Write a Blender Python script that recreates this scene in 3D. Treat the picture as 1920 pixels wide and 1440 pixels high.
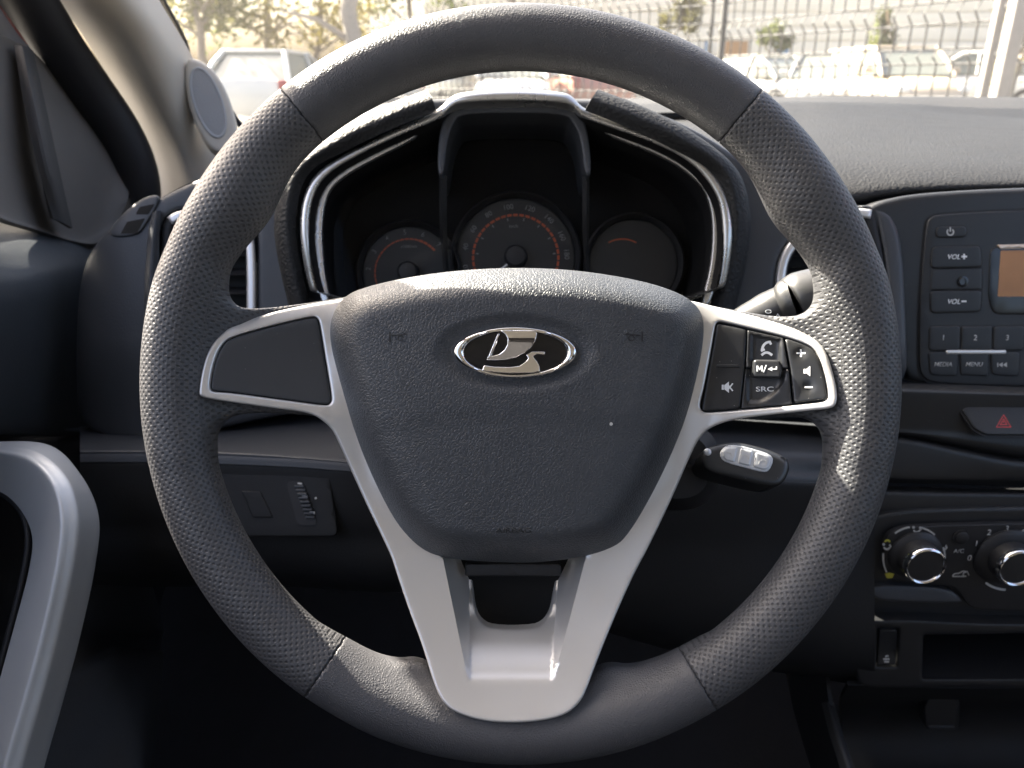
import bpy, bmesh, math, random
import numpy as np
from mathutils import Vector, Matrix
from mathutils.geometry import delaunay_2d_cdt

for o in list(bpy.data.objects):
    bpy.data.objects.remove(o)
scene = bpy.context.scene
COL = scene.collection
R_ = math.radians
random.seed(4)
RNG = np.random.default_rng(4)

# ------------------------------------------------------------------ camera
FPX = 1443.0                       # focal length in photograph pixels (1920 wide)
PITCH = R_(21.6)
CAM = np.array([0.0, 0.0, 1.20])
cd = bpy.data.cameras.new('camera')
cam = bpy.data.objects.new('camera', cd)
COL.objects.link(cam)
cam.location = CAM
cam.rotation_euler = (math.pi / 2 - PITCH, 0, 0)
cd.sensor_width = 34.6
cd.lens = 34.6 * FPX / 1920
cd.clip_start = 0.02
cd.clip_end = 3000
WHEEL_D = 0.378
cd.dof.use_dof = True
cd.dof.focus_distance = 0.380
cd.dof.aperture_fstop = 12.5
scene.camera = cam

# ------------------------------------------------------------------ light
SUN_EL, SUN_AZ = R_(40.5), R_(-52)   # azimuth from straight ahead (+Y), negative = to the left
world = bpy.data.worlds.new('World')
scene.world = world
world.use_nodes = True
wn = world.node_tree
wn.nodes.clear()
sky = wn.nodes.new('ShaderNodeTexSky')
sky.sky_type = 'NISHITA'
sky.sun_disc = False
sky.sun_elevation = SUN_EL
sky.sun_rotation = SUN_AZ
sky.dust_density = 8.0
sky.air_density = 0.8
sky.ozone_density = 0.3
bg = wn.nodes.new('ShaderNodeBackground')
bg.inputs['Strength'].default_value = 0.085
wo = wn.nodes.new('ShaderNodeOutputWorld')
wn.links.new(sky.outputs[0], bg.inputs[0])
wn.links.new(bg.outputs[0], wo.inputs[0])
sd = bpy.data.lights.new('sun', 'SUN')
sun = bpy.data.objects.new('sun', sd)
COL.objects.link(sun)
sd.energy = 5.0
sd.angle = R_(0.55)
sd.color = (1.0, 0.91, 0.77)
sdir = Vector((math.sin(SUN_AZ) * math.cos(SUN_EL), math.cos(SUN_AZ) * math.cos(SUN_EL), math.sin(SUN_EL)))
sun.rotation_euler = (-sdir).to_track_quat('-Z', 'Y').to_euler()
sun.location = sdir * 20
vs = scene.view_settings
vs.view_transform = 'Standard'
vs.look = 'None'
vs.gamma = 1.0
vs.use_curve_mapping = False
vs.exposure = 3.05

# ------------------------------------------------------------------ frames and pixels
cP, sP = math.cos(PITCH), math.sin(PITCH)
RCAM = np.array([[1, 0, 0], [0, sP, -cP], [0, cP, sP]], float)   # columns: right, up, towards the driver


def rays(px, py):
    px = np.asarray(px, float); py = np.asarray(py, float)
    d = np.stack([(px - 960) / FPX, -(py - 720) / FPX, -np.ones_like(px)], -1)
    return d @ RCAM.T


def U(px, py, depth):
    """World point seen at a photograph pixel, at a distance along the lens axis."""
    return CAM + rays(px, py) * np.asarray(depth, float)[..., None]


class Frame:
    """A local frame in the car: x right, y up, z out of the surface (metres)."""
    def __init__(self, px, py, depth, tx=0.0, ty=0.0):
        self.o = U(np.array(px), np.array(py), np.array(depth))
        ax, ay = R_(tx), R_(ty)
        rx = np.array([[1, 0, 0], [0, math.cos(ax), -math.sin(ax)], [0, math.sin(ax), math.cos(ax)]])
        ry = np.array([[math.cos(ay), 0, math.sin(ay)], [0, 1, 0], [-math.sin(ay), 0, math.cos(ay)]])
        self.R = RCAM @ ry @ rx

    def map(self, px, py, mm):
        d = rays(px, py)
        n = self.R[:, 2]
        t = (np.asarray(mm, float) * 0.001 + n @ (self.o - CAM)) / (d @ n)
        P = CAM + d * t[..., None]
        return (P - self.o) @ self.R

    def to_local(self, P):
        return (np.asarray(P, float) - self.o) @ self.R

    def matrix(self):
        m = Matrix.Identity(4)
        for i in range(3):
            for j in range(3):
                m[i][j] = self.R[i, j]
            m[i][3] = self.o[i]
        return m


class WorldFrame:
    """Frame with world axes at a point."""
    def __init__(self, x, y, z, rz=0.0):
        self.o = np.array([x, y, z], float)
        c, s = math.cos(rz), math.sin(rz)
        self.R = np.array([[c, -s, 0], [s, c, 0], [0, 0, 1]], float)
    to_local = Frame.to_local
    matrix = Frame.matrix
    map = Frame.map


WMAT = {}


def thing(name, label, cat, fr, group=None):
    o = bpy.data.objects.new(name, None)
    o.empty_display_size = 0.02
    COL.objects.link(o)
    o.matrix_world = fr.matrix()
    WMAT[o] = fr.matrix()
    o['label'] = label
    o['category'] = cat
    if group:
        o['group'] = group
    return o


def tag(o, label, cat, group=None):
    o['label'] = label
    o['category'] = cat
    if group:
        o['group'] = group
    return o


def link(name, me, mat, parent, fr):
    o = bpy.data.objects.new(name, me)
    COL.objects.link(o)
    if mat is not None and len(me.materials) == 0:
        me.materials.append(mat)
    M = fr.matrix()
    if parent is not None:
        o.parent = parent
        o.matrix_local = WMAT[parent].inverted() @ M
    else:
        o.matrix_world = M
    WMAT[o] = M
    return o


def mesh(name, V, F, mat, parent, fr, sharp=35, smooth=True):
    me = bpy.data.meshes.new(name)
    me.from_pydata([tuple(map(float, v)) for v in V], [], [tuple(map(int, f)) for f in F])
    me.validate()
    if smooth:
        me.polygons.foreach_set('use_smooth', [True] * len(me.polygons))
        me.set_sharp_from_angle(angle=R_(sharp))
    me.update()
    return link(name, me, mat, parent, fr)


# ------------------------------------------------------------------ 2D outlines
def sm(pts, n=2):
    """Chaikin smoothing of a closed outline."""
    p = np.array(pts, float)
    for _ in range(n):
        q = np.roll(p, -1, 0)
        p = np.stack([p * .75 + q * .25, p * .25 + q * .75], 1).reshape(-1, 2)
    return p


def smo(pts, n=2):
    """Chaikin smoothing of an open line, ends kept."""
    p = np.array(pts, float)
    for _ in range(n):
        a, b = p[:-1], p[1:]
        q = np.stack([a * .75 + b * .25, a * .25 + b * .75], 1).reshape(-1, p.shape[1])
        p = np.vstack([p[:1], q[1:-1], p[-1:]])
    return p


def ell(cx, cy, a, b=None, n=40, a0=0.0):
    b = a if b is None else b
    t = np.linspace(0, 2 * math.pi, n, endpoint=False) + a0
    return np.stack([cx + a * np.cos(t), cy + b * np.sin(t)], 1)


def rr(x0, y0, x1, y1, r, n=5, sk=0.0):
    out = []
    for cx, cy, a0 in ((x1 - r, y1 - r, 0), (x0 + r, y1 - r, 90), (x0 + r, y0 + r, 180), (x1 - r, y0 + r, 270)):
        for k in range(n):
            a = R_(a0 + 90 * k / (n - 1))
            out.append((cx + r * math.cos(a), cy + r * math.sin(a)))
    p = np.array(out)
    p[:, 0] += sk * (p[:, 1] - (y0 + y1) / 2)
    return p


def rc_poly(pts, r, n=4):
    """Polygon with rounded corners of radius r."""
    p = np.array(pts, float)
    out = []
    for i in range(len(p)):
        a, b, c = p[i - 1], p[i], p[(i + 1) % len(p)]
        u = (a - b); v = (c - b)
        lu, lv = np.linalg.norm(u), np.linalg.norm(v)
        k = min(r, lu * .45, lv * .45)
        s, e = b + u / lu * k, b + v / lv * k
        for t in np.linspace(0, 1, n):
            out.append(s * (1 - t) ** 2 + 2 * b * t * (1 - t) + e * t * t)
    return np.array(out)


def dens(p, step):
    """Resample a closed outline so that no segment is longer than step."""
    out = []
    for a, b in zip(p, np.roll(p, -1, 0)):
        k = max(1, int(math.ceil(np.linalg.norm(b - a) / step)))
        for t in range(k):
            out.append(a + (b - a) * t / k)
    return np.array(out)


def seg_dist(P, loops):
    best = np.full(len(P), 1e18)
    for L in loops:
        A = L; B = np.roll(L, -1, 0)
        AB = B - A
        l2 = np.maximum((AB ** 2).sum(1), 1e-12)
        for s in range(0, len(P), 20000):
            p = P[s:s + 20000]
            t = np.clip(((p[:, None] - A) * AB).sum(2) / l2, 0, 1)
            d = ((p[:, None] - (A + t[..., None] * AB)) ** 2).sum(2).min(1)
            best[s:s + 20000] = np.minimum(best[s:s + 20000], d)
    return np.sqrt(best)


def inside(P, loops):
    r = np.zeros(len(P), bool)
    for L in loops:
        A = L; B = np.roll(L, -1, 0)
        for s in range(0, len(P), 20000):
            x = P[s:s + 20000, 0:1]; y = P[s:s + 20000, 1:2]
            c = ((A[:, 1] > y) != (B[:, 1] > y))
            den = np.where(np.abs(B[:, 1] - A[:, 1]) < 1e-12, 1e-12, B[:, 1] - A[:, 1])
            xi = A[:, 0] + (y - A[:, 1]) / den * (B[:, 0] - A[:, 0])
            r[s:s + 20000] ^= ((c & (x < xi)).sum(1) % 2).astype(bool)
    return r


def plate(name, fr, loops, mat, parent, z=0.0, rnd=(2, 0.5), thick=2.0, step=None, extra=(), sharp=35, seg=None, walls=None, smooth=True):
    """Solid sheet with outline loops[0] and holes loops[1:] (photograph pixels), height z (mm) above the frame,
    rounded edges rnd=(pixels, mm) and side walls thick mm deep."""
    loops = [np.asarray(l, float) for l in loops]
    lo = loops[0].min(0); hi = loops[0].max(0)
    size = max(hi - lo)
    if step is None:
        step = max(size / 14, 2.5)
    if seg is None:
        seg = step
    loops = [dens(l, seg) for l in loops]
    pts = []; edges = []
    for L in loops:
        b = len(pts)
        pts += list(L)
        edges += [(b + i, b + (i + 1) % len(L)) for i in range(len(L))]
    nb = len(pts)
    for L in extra:
        b = len(pts)
        pts += list(np.asarray(L, float))
        edges += [(b + i, b + i + 1) for i in range(len(L) - 1)]
    cand = []
    r, h = rnd
    if r > 0:
        for L in loops:
            T = np.roll(L, -1, 0) - np.roll(L, 1, 0)
            T /= np.maximum(np.linalg.norm(T, axis=1, keepdims=True), 1e-9)
            N = np.stack([-T[:, 1], T[:, 0]], 1)
            if inside(L[:1] + N[:1] * 0.05, loops)[0] == False:
                N = -N
            for k in (0.1, 0.3, 0.62, 1.0):
                q = L + N * r * k
                ok = inside(q, loops)
                q = q[ok]
                if len(q):
                    q = q[seg_dist(q, loops) > r * k * 0.9]
                    cand.append(q)
    xs = np.arange(lo[0] + step / 2, hi[0], step)
    ys = np.arange(lo[1] + step / 2, hi[1], step * .866)
    g = np.array([(x + (step / 2 if j % 2 else 0), y) for j, y in enumerate(ys) for x in xs]).reshape(-1, 2)
    if len(g):
        g = g[inside(g, loops)]
        if len(g):
            g = g[seg_dist(g, loops) > max(r * 1.15, step * .4)]
            cand.append(g)
    for c in cand:
        pts += list(c)
    res = delaunay_2d_cdt([Vector(p) for p in pts], edges, [], 0, 1e-5)
    V2 = np.array([tuple(v) for v in res[0]])
    T = np.array([f for f in res[2]], int)
    T = T[inside(V2[T].mean(1), loops)]
    d = seg_dist(V2, loops)
    zz = z(V2[:, 0], V2[:, 1]) if callable(z) else np.full(len(V2), float(z))
    if r > 0:
        q = np.clip(1 - d / r, 0, 1)
        zz = zz - h * (1 - np.sqrt(np.maximum(1 - q * q, 0)))
    V = fr.map(V2[:, 0], V2[:, 1], zz)
    # orient towards +z of the frame
    a, b, c = V[T[:, 0]], V[T[:, 1]], V[T[:, 2]]
    flip = np.cross(b - a, c - a)[:, 2] < 0
    T[flip] = T[flip][:, ::-1]
    F = [tuple(t) for t in T]
    if thick > 0:
        cnt = {}
        for t in T:
            for e in ((t[0], t[1]), (t[1], t[2]), (t[2], t[0])):
                cnt[e] = 1
        bd = [e for e in cnt if (e[1], e[0]) not in cnt]
        low = {}
        Vl = list(V)
        for e in bd:
            for v in e:
                if v not in low:
                    low[v] = len(Vl)
                    Vl.append(V[v] - np.array([0, 0, thick * .001]))
        for e in bd:
            F.append((e[1], e[0], low[e[0]], low[e[1]]))
        V = Vl
    return mesh(name, V, F, mat, parent, fr, sharp, smooth)


# ------------------------------------------------------------------ lofts, tubes, boxes, text
def crspline(P, n):
    """Catmull-Rom through rows of P (k, ..., 3) -> n samples."""
    P = np.asarray(P, float)
    k = len(P)
    if k == 2:
        t = np.linspace(0, 1, n).reshape((-1,) + (1,) * (P.ndim - 1))
        return P[0] * (1 - t) + P[1] * t
    Q = np.concatenate([2 * P[:1] - P[1:2], P, 2 * P[-1:] - P[-2:-1]])
    out = []
    for s in np.linspace(0, k - 1, n):
        i = min(int(s), k - 2); t = s - i
        a, b, c, d = Q[i], Q[i + 1], Q[i + 2], Q[i + 3]
        out.append(0.5 * (2 * b + (c - a) * t + (2 * a - 5 * b + 4 * c - d) * t * t + (3 * b - a - 3 * c + d) * t ** 3))
    return np.array(out)


def loft(name, rows, mat, parent, fr, nu=40, nv=40, thick=2.0, lin_v=False, flip=False, sharp=40):
    """rows: lists of (px, py, depth_m); a smooth sheet through them with a thickness away from the viewer."""
    W = np.array([[U(np.array(p[0]), np.array(p[1]), np.array(p[2])) for p in r] for r in rows])
    W = crspline(W, len(rows) if lin_v else nv)
    if lin_v:
        W = np.concatenate([W[i:i + 1] * (1 - t) + W[i + 1:i + 2] * t for i in range(len(rows) - 1) for t in (0, .5)] + [W[-1:]])
    W = np.swapaxes(crspline(np.swapaxes(W, 0, 1), nu), 0, 1)
    a, b = W.shape[:2]
    du = np.gradient(W, axis=1); dv = np.gradient(W, axis=0)
    N = np.cross(du, dv)
    N /= np.maximum(np.linalg.norm(N, axis=2, keepdims=True), 1e-12)
    view = CAM - W
    if ((N * view).sum(2)).mean() < 0:
        N = -N; fl = True
    else:
        fl = False
    front = fr.to_local(W.reshape(-1, 3))
    back = fr.to_local((W - N * thick * .001).reshape(-1, 3))
    V = np.vstack([front, back])
    n = a * b
    F = []
    for i in range(a - 1):
        for j in range(b - 1):
            q = (i * b + j, i * b + j + 1, (i + 1) * b + j + 1, (i + 1) * b + j)
            F.append(q[::-1] if fl else q)
            q2 = tuple(n + x for x in q)
            F.append(q2 if fl else q2[::-1])
    rim = [j for j in range(b)] + [i * b + b - 1 for i in range(1, a)] + [(a - 1) * b + j for j in range(b - 2, -1, -1)] + [i * b for i in range(a - 2, 0, -1)]
    for x, y in zip(rim, rim[1:] + rim[:1]):
        F.append((x, n + x, n + y, y) if not fl else (y, n + y, n + x, x))
    return mesh(name, V, F, mat, parent, fr, sharp)


def tube(name, P, rad, mat, parent, fr, ns=10, closed=False, caps=True, world=True):
    """Round bar along world points P with radius rad (float or list, metres)."""
    P = np.asarray(P, float)
    n = len(P)
    rad = np.full(n, rad) if np.isscalar(rad) else np.asarray(rad, float)
    T = (np.roll(P, -1, 0) - np.roll(P, 1, 0)) if closed else np.gradient(P, axis=0)
    T /= np.maximum(np.linalg.norm(T, axis=1, keepdims=True), 1e-12)
    up = np.array([0.31, 0.2, 0.93])
    V = []
    for i in range(n):
        s = np.cross(T[i], up); s /= max(np.linalg.norm(s), 1e-9)
        q = np.cross(s, T[i])
        for k in range(ns):
            a = 2 * math.pi * k / ns
            V.append(P[i] + rad[i] * (math.cos(a) * s + math.sin(a) * q))
    F = []
    for i in range(n if closed else n - 1):
        j = (i + 1) % n
        for k in range(ns):
            l = (k + 1) % ns
            F.append((i * ns + k, i * ns + l, j * ns + l, j * ns + k))
    if not closed and caps:
        F.append(tuple(range(ns))[::-1]); F.append(tuple((n - 1) * ns + k for k in range(ns)))
    V = np.array(V)
    return mesh(name, fr.to_local(V) if world else V, F, mat, parent, fr, 50)


def lathe(name, prof, mat, parent, fr, c, ns=48, sharp=35):
    """prof: (radius mm, height mm) from outside in, turned about the frame's z at local point c (metres)."""
    V = []; F = []
    for r, h in prof:
        for k in range(ns):
            a = 2 * math.pi * k / ns
            V.append((c[0] + r * .001 * math.cos(a), c[1] + r * .001 * math.sin(a), c[2] + h * .001))
    for i in range(len(prof) - 1):
        for k in range(ns):
            l = (k + 1) % ns
            F.append((i * ns + k, i * ns + l, (i + 1) * ns + l, (i + 1) * ns + k))
    F.append(tuple((len(prof) - 1) * ns + k for k in range(ns)))
    return mesh(name, V, F, mat, parent, fr, sharp)


def box(name, fr, c, s, mat, parent, bev=0.0, rot=None):
    """Bevelled box, centre c and size s in local metres."""
    bm = bmesh.new()
    bmesh.ops.create_cube(bm, size=1)
    for v in bm.verts:
        v.co = Vector((v.co.x * s[0], v.co.y * s[1], v.co.z * s[2]))
    if bev > 0:
        bmesh.ops.bevel(bm, geom=list(bm.edges), offset=bev, segments=3, profile=0.5, affect='EDGES')
    if rot is not None:
        bmesh.ops.rotate(bm, verts=bm.verts, cent=(0, 0, 0), matrix=rot)
    bmesh.ops.translate(bm, verts=bm.verts, vec=c)
    me = bpy.data.meshes.new(name)
    bm.to_mesh(me); bm.free()
    me.polygons.foreach_set('use_smooth', [True] * len(me.polygons))
    me.set_sharp_from_angle(angle=R_(30))
    return link(name, me, mat, parent, fr)


def text(name, s, fr, px, py, hpx, mm, mat, parent, bold=0.0, shear=0.0, rot=0.0, ext=0.08, wide=1.0):
    cu = bpy.data.curves.new('t', 'FONT')
    cu.body = s
    cu.align_x = 'CENTER'; cu.align_y = 'CENTER'
    cu.size = 1.0
    cu.offset = bold * .2
    cu.shear = shear
    cu.resolution_u = 4
    t = bpy.data.objects.new('t', cu)
    COL.objects.link(t)
    dg = bpy.context.evaluated_depsgraph_get()
    me = bpy.data.meshes.new_from_object(t.evaluated_get(dg))
    bpy.data.objects.remove(t); bpy.data.curves.remove(cu)
    bm = bmesh.new(); bm.from_mesh(me)
    p = fr.map(np.array([px, px]), np.array([py, py + 1.0]), np.array([mm, mm]))
    sc = np.linalg.norm(p[1] - p[0]) * hpx / 0.70
    ys = [v.co.y for v in bm.verts]; ymid = (min(ys) + max(ys)) / 2
    c, si = math.cos(rot), math.sin(rot)
    for v in bm.verts:
        x, y = v.co.x * sc * wide, (v.co.y - ymid) * sc
        v.co = Vector((p[0][0] + c * x - si * y, p[0][1] + si * x + c * y, p[0][2]))
    r = bmesh.ops.extrude_face_region(bm, geom=list(bm.faces))
    for e in r['geom']:
        if isinstance(e, bmesh.types.BMVert):
            e.co.z += ext * .001
    bmesh.ops.recalc_face_normals(bm, faces=bm.faces)
    bm.to_mesh(me); bm.free()
    me.name = name
    me.materials.clear()
    return link(name, me, mat, parent, fr)


def icon(name, fr, polys, mm, mat, parent, ext=0.1):
    """Several small flat shapes (pixel outlines) as one printed mark with a slight thickness."""
    V = []; F = []
    for p in polys:
        p = np.asarray(p, float)
        L = fr.map(p[:, 0], p[:, 1], np.full(len(p), mm + ext))
        res = delaunay_2d_cdt([Vector((v[0] * 1e3, v[1] * 1e3)) for v in L], [(i, (i + 1) % len(L)) for i in range(len(L))], [], 1, 1e-6)
        if len(res[0]) != len(L):
            L = np.array([(v[0] * 1e-3, v[1] * 1e-3, L[0][2]) for v in res[0]])
            bdr = [tuple(e) for e in res[1]]
        b = len(V)
        V += list(L)
        for f in res[2]:
            a = [L[i] for i in f]
            nz = np.cross(a[1] - a[0], a[2] - a[0])[2]
            F.append(tuple(b + i for i in (f if nz > 0 else f[::-1])))
        k = len(V)
        V += [v - np.array([0, 0, 0.00025]) for v in L]
        n = len(L)
        for i in range(n):
            j = (i + 1) % n
            F.append((b + i, b + j, k + j, k + i))
    return mesh(name, V, F, mat, parent, fr, 20, smooth=False)


def stroke(pts, w):
    """Outline of an open line of width w (pixels)."""
    p = np.array(pts, float)
    T = np.gradient(p, axis=0)
    T /= np.maximum(np.linalg.norm(T, axis=1, keepdims=True), 1e-9)
    N = np.stack([-T[:, 1], T[:, 0]], 1) * w / 2
    return np.vstack([p + N, (p - N)[::-1]])


def arc(cx, cy, r, a0, a1, n=12):
    t = np.radians(np.linspace(a0, a1, n))
    return np.stack([cx + r * np.cos(t), cy - r * np.sin(t)], 1)


# ------------------------------------------------------------------ materials
class NT:
    def __init__(self, name):
        self.m = bpy.data.materials.new(name)
        self.m.use_nodes = True
        self.t = self.m.node_tree
        self.b = self.t.nodes['Principled BSDF']
        self.out = self.t.nodes['Material Output']

    def n(self, kind, **kw):
        nd = self.t.nodes.new(kind)
        for k, v in kw.items():
            if k in nd.inputs:
                nd.inputs[k].default_value = v
            else:
                setattr(nd, k, v)
        return nd

    def l(self, a, b):
        self.t.links.new(a, b)

    def math(self, op, a, b=None, c=None):
        nd = self.t.nodes.new('ShaderNodeMath')
        nd.operation = op
        for i, v in enumerate((a, b, c)):
            if v is None:
                continue
            if isinstance(v, (int, float)):
                nd.inputs[i].default_value = v
            else:
                self.l(v, nd.inputs[i])
        return nd.outputs[0]

    def ramp(self, src, lo, hi):
        nd = self.n('ShaderNodeMapRange', interpolation_type='SMOOTHSTEP')
        nd.inputs['From Min'].default_value = lo
        nd.inputs['From Max'].default_value = hi
        self.l(src, nd.inputs['Value'])
        return nd.outputs[0]


def mat(name, col, rough=0.5, metal=0.0, grain=0.0, gscale=1500.0, bump=0.0, var=0.12, coat=0.0, spec=0.5, emit=None, dust=0.0):
    """Principled surface with a fine procedural grain in relief and a little unevenness of colour and gloss."""
    k = NT(name)
    b = k.b
    b.inputs['Base Color'].default_value = (*col, 1)
    b.inputs['Roughness'].default_value = rough
    b.inputs['Metallic'].default_value = metal
    b.inputs['Specular IOR Level'].default_value = spec
    if coat:
        b.inputs['Coat Weight'].default_value = coat
        b.inputs['Coat Roughness'].default_value = 0.05
    tc = k.n('ShaderNodeTexCoord')
    if var:
        nz = k.n('ShaderNodeTexNoise', Scale=22.0, Detail=5.0)
        k.l(tc.outputs['Object'], nz.inputs['Vector'])
        mx = k.n('ShaderNodeMix', data_type='RGBA')
        mx.inputs[6].default_value = (*[c * (1 - var) for c in col], 1)
        mx.inputs[7].default_value = (*[min(1, c * (1 + var)) for c in col], 1)
        k.l(nz.outputs[0], mx.inputs[0])
        last = mx.outputs[2]
        if dust:
            sp = k.n('ShaderNodeTexVoronoi', Scale=240.0)
            k.l(tc.outputs['Object'], sp.inputs['Vector'])
            d1 = k.math('LESS_THAN', sp.outputs['Distance'], 0.055)
            n2 = k.n('ShaderNodeTexNoise', Scale=60.0)
            k.l(tc.outputs['Object'], n2.inputs['Vector'])
            d2 = k.math('GREATER_THAN', n2.outputs[0], 0.56)
            dd = k.math('MULTIPLY', k.math('MULTIPLY', d1, d2), dust)
            m2 = k.n('ShaderNodeMix', data_type='RGBA')
            m2.inputs[7].default_value = (.45, .43, .40, 1)
            k.l(last, m2.inputs[6]); k.l(dd, m2.inputs[0])
            last = m2.outputs[2]
        k.l(last, b.inputs['Base Color'])
        rr_ = k.n('ShaderNodeMapRange')
        rr_.inputs['To Min'].default_value = max(0, rough - .07); rr_.inputs['To Max'].default_value = min(1, rough + .07)
        n3 = k.n('ShaderNodeTexNoise', Scale=45.0, Detail=6.0)
        k.l(tc.outputs['Object'], n3.inputs['Vector'])
        k.l(n3.outputs[0], rr_.inputs['Value'])
        k.l(rr_.outputs[0], b.inputs['Roughness'])
    if bump:
        vo = k.n('ShaderNodeTexVoronoi', Scale=gscale, feature='SMOOTH_F1')
        k.l(tc.outputs['Object'], vo.inputs['Vector'])
        n4 = k.n('ShaderNodeTexNoise', Scale=gscale * .6, Detail=3.0)
        k.l(tc.outputs['Object'], n4.inputs['Vector'])
        s = k.math('ADD', vo.outputs['Distance'], k.math('MULTIPLY', n4.outputs[0], 0.7))
        bp = k.n('ShaderNodeBump', Strength=1.0, Distance=bump)
        k.l(s, bp.inputs['Height'])
        k.l(bp.outputs[0], b.inputs['Normal'])
    if emit:
        b.inputs['Emission Color'].default_value = (*emit[0], 1)
        b.inputs['Emission Strength'].default_value = emit[1]
    return k.m


def leather(name, col, rough, cell, depth, perf=False, stretch=1.0, crease=0.16):
    """Moulded leather: rounded cells parted by creases; with perf, a staggered lattice of pricked holes as well."""
    k = NT(name)
    b = k.b
    tc = k.n('ShaderNodeTexCoord')
    mp = k.n('ShaderNodeMapping')
    mp.inputs['Scale'].default_value = (1.0, stretch, 1.0)
    k.l(tc.outputs['Object'], mp.inputs['Vector'])
    # warp
    wz = k.n('ShaderNodeTexNoise', Scale=0.35 / cell, Detail=2.0)
    k.l(mp.outputs[0], wz.inputs['Vector'])
    wv = k.n('ShaderNodeVectorMath', operation='MULTIPLY_ADD')
    wv.inputs[1].default_value = (cell * 1.2,) * 3
    k.l(wz.outputs['Color'], wv.inputs[0]); k.l(mp.outputs[0], wv.inputs[2])
    vo = k.n('ShaderNodeTexVoronoi', Scale=1.0 / cell, feature='DISTANCE_TO_EDGE')
    k.l(wv.outputs[0], vo.inputs['Vector'])
    cr = k.ramp(vo.outputs['Distance'], 0.0, crease * 2.2)
    v2 = k.n('ShaderNodeTexNoise', Scale=1.6 / cell, Detail=3.0)
    k.l(mp.outputs[0], v2.inputs['Vector'])
    h = k.math('ADD', cr, k.math('MULTIPLY', v2.outputs[0], 0.14))
    bp = k.n('ShaderNodeBump', Strength=1.0, Distance=depth)
    k.l(h, bp.inputs['Height'])
    nrm = bp.outputs[0]
    colmix = k.n('ShaderNodeMix', data_type='RGBA')
    colmix.inputs[6].default_value = (*[c * .75 for c in col], 1)
    colmix.inputs[7].default_value = (*[c * 1.12 for c in col], 1)
    big = k.n('ShaderNodeTexNoise', Scale=30.0, Detail=5.0)
    k.l(tc.outputs['Object'], big.inputs['Vector'])
    k.l(big.outputs[0], colmix.inputs[0])
    last = colmix.outputs[2]
    if perf:
        at = k.n('ShaderNodeAttribute', attribute_name='rimuv')
        sc = k.n('ShaderNodeVectorMath', operation='MULTIPLY')
        sc.inputs[1].default_value = (1 / 0.0036, 1 / 0.0039, 0)
        k.l(at.outputs['Vector'], sc.inputs[0])
        ds = []
        for off in (0.0, 0.5):
            ad = k.n('ShaderNodeVectorMath', operation='ADD')
            ad.inputs[1].default_value = (off, off, 0)
            k.l(sc.outputs[0], ad.inputs[0])
            fr_ = k.n('ShaderNodeVectorMath', operation='FRACTION')
            k.l(ad.outputs[0], fr_.inputs[0])
            sb = k.n('ShaderNodeVectorMath', operation='SUBTRACT')
            sb.inputs[1].default_value = (.5, .5, 0)
            k.l(fr_.outputs[0], sb.inputs[0])
            ln = k.n('ShaderNodeVectorMath', operation='LENGTH')
            k.l(sb.outputs[0], ln.inputs[0])
            ds.append(ln.outputs['Value'])
        dm = k.math('MINIMUM', ds[0], ds[1])
        hole = k.ramp(dm, 0.09, 0.27)
        b2 = k.n('ShaderNodeBump', Strength=1.0, Distance=0.00024)
        k.l(hole, b2.inputs['Height'])
        k.l(nrm, b2.inputs['Normal'])
        nrm = b2.outputs[0]
        hm = k.n('ShaderNodeMix', data_type='RGBA')     # shade of the pricked holes put into the base colour
        hm.inputs[6].default_value = (*[c * .5 for c in col], 1)
        k.l(last, hm.inputs[7]); k.l(hole, hm.inputs[0])
        last = hm.outputs[2]
    k.l(last, b.inputs['Base Color'])
    b.inputs['Roughness'].default_value = rough
    k.l(nrm, b.inputs['Normal'])
    return k.m


def glass(name, tint=(0.96, 0.98, 0.97), refl=0.9, haze=0.0):
    """Thin clear pane: lets light straight through, mirrors a little more towards grazing angles."""
    k = NT(name)
    k.t.nodes.remove(k.b)
    tr = k.n('ShaderNodeBsdfTransparent'); tr.inputs[0].default_value = (*tint, 1)
    gl = k.n('ShaderNodeBsdfGlossy'); gl.inputs['Roughness'].default_value = 0.02
    fz = k.n('ShaderNodeFresnel'); fz.inputs['IOR'].default_value = 1.45
    mx = k.n('ShaderNodeMixShader')
    k.l(k.math('MULTIPLY', fz.outputs[0], refl), mx.inputs[0]); k.l(tr.outputs[0], mx.inputs[1]); k.l(gl.outputs[0], mx.inputs[2])
    last = mx.outputs[0]
    if haze:
        # translucent veil added to the glass to haze the bright view outside
        tl = k.n('ShaderNodeBsdfTranslucent'); tl.inputs[0].default_value = (.9, .88, .85, 1)
        tc = k.n('ShaderNodeTexCoord')
        nz = k.n('ShaderNodeTexNoise', Scale=3.0, Detail=4.0)
        k.l(tc.outputs['Object'], nz.inputs['Vector'])
        m2 = k.n('ShaderNodeMixShader')
        k.l(k.math('MULTIPLY', nz.outputs[0], haze * 2), m2.inputs[0]); k.l(last, m2.inputs[1]); k.l(tl.outputs[0], m2.inputs[2])
        last = m2.outputs[0]
    k.l(last, k.out.inputs[0])
    return k.m


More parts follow.
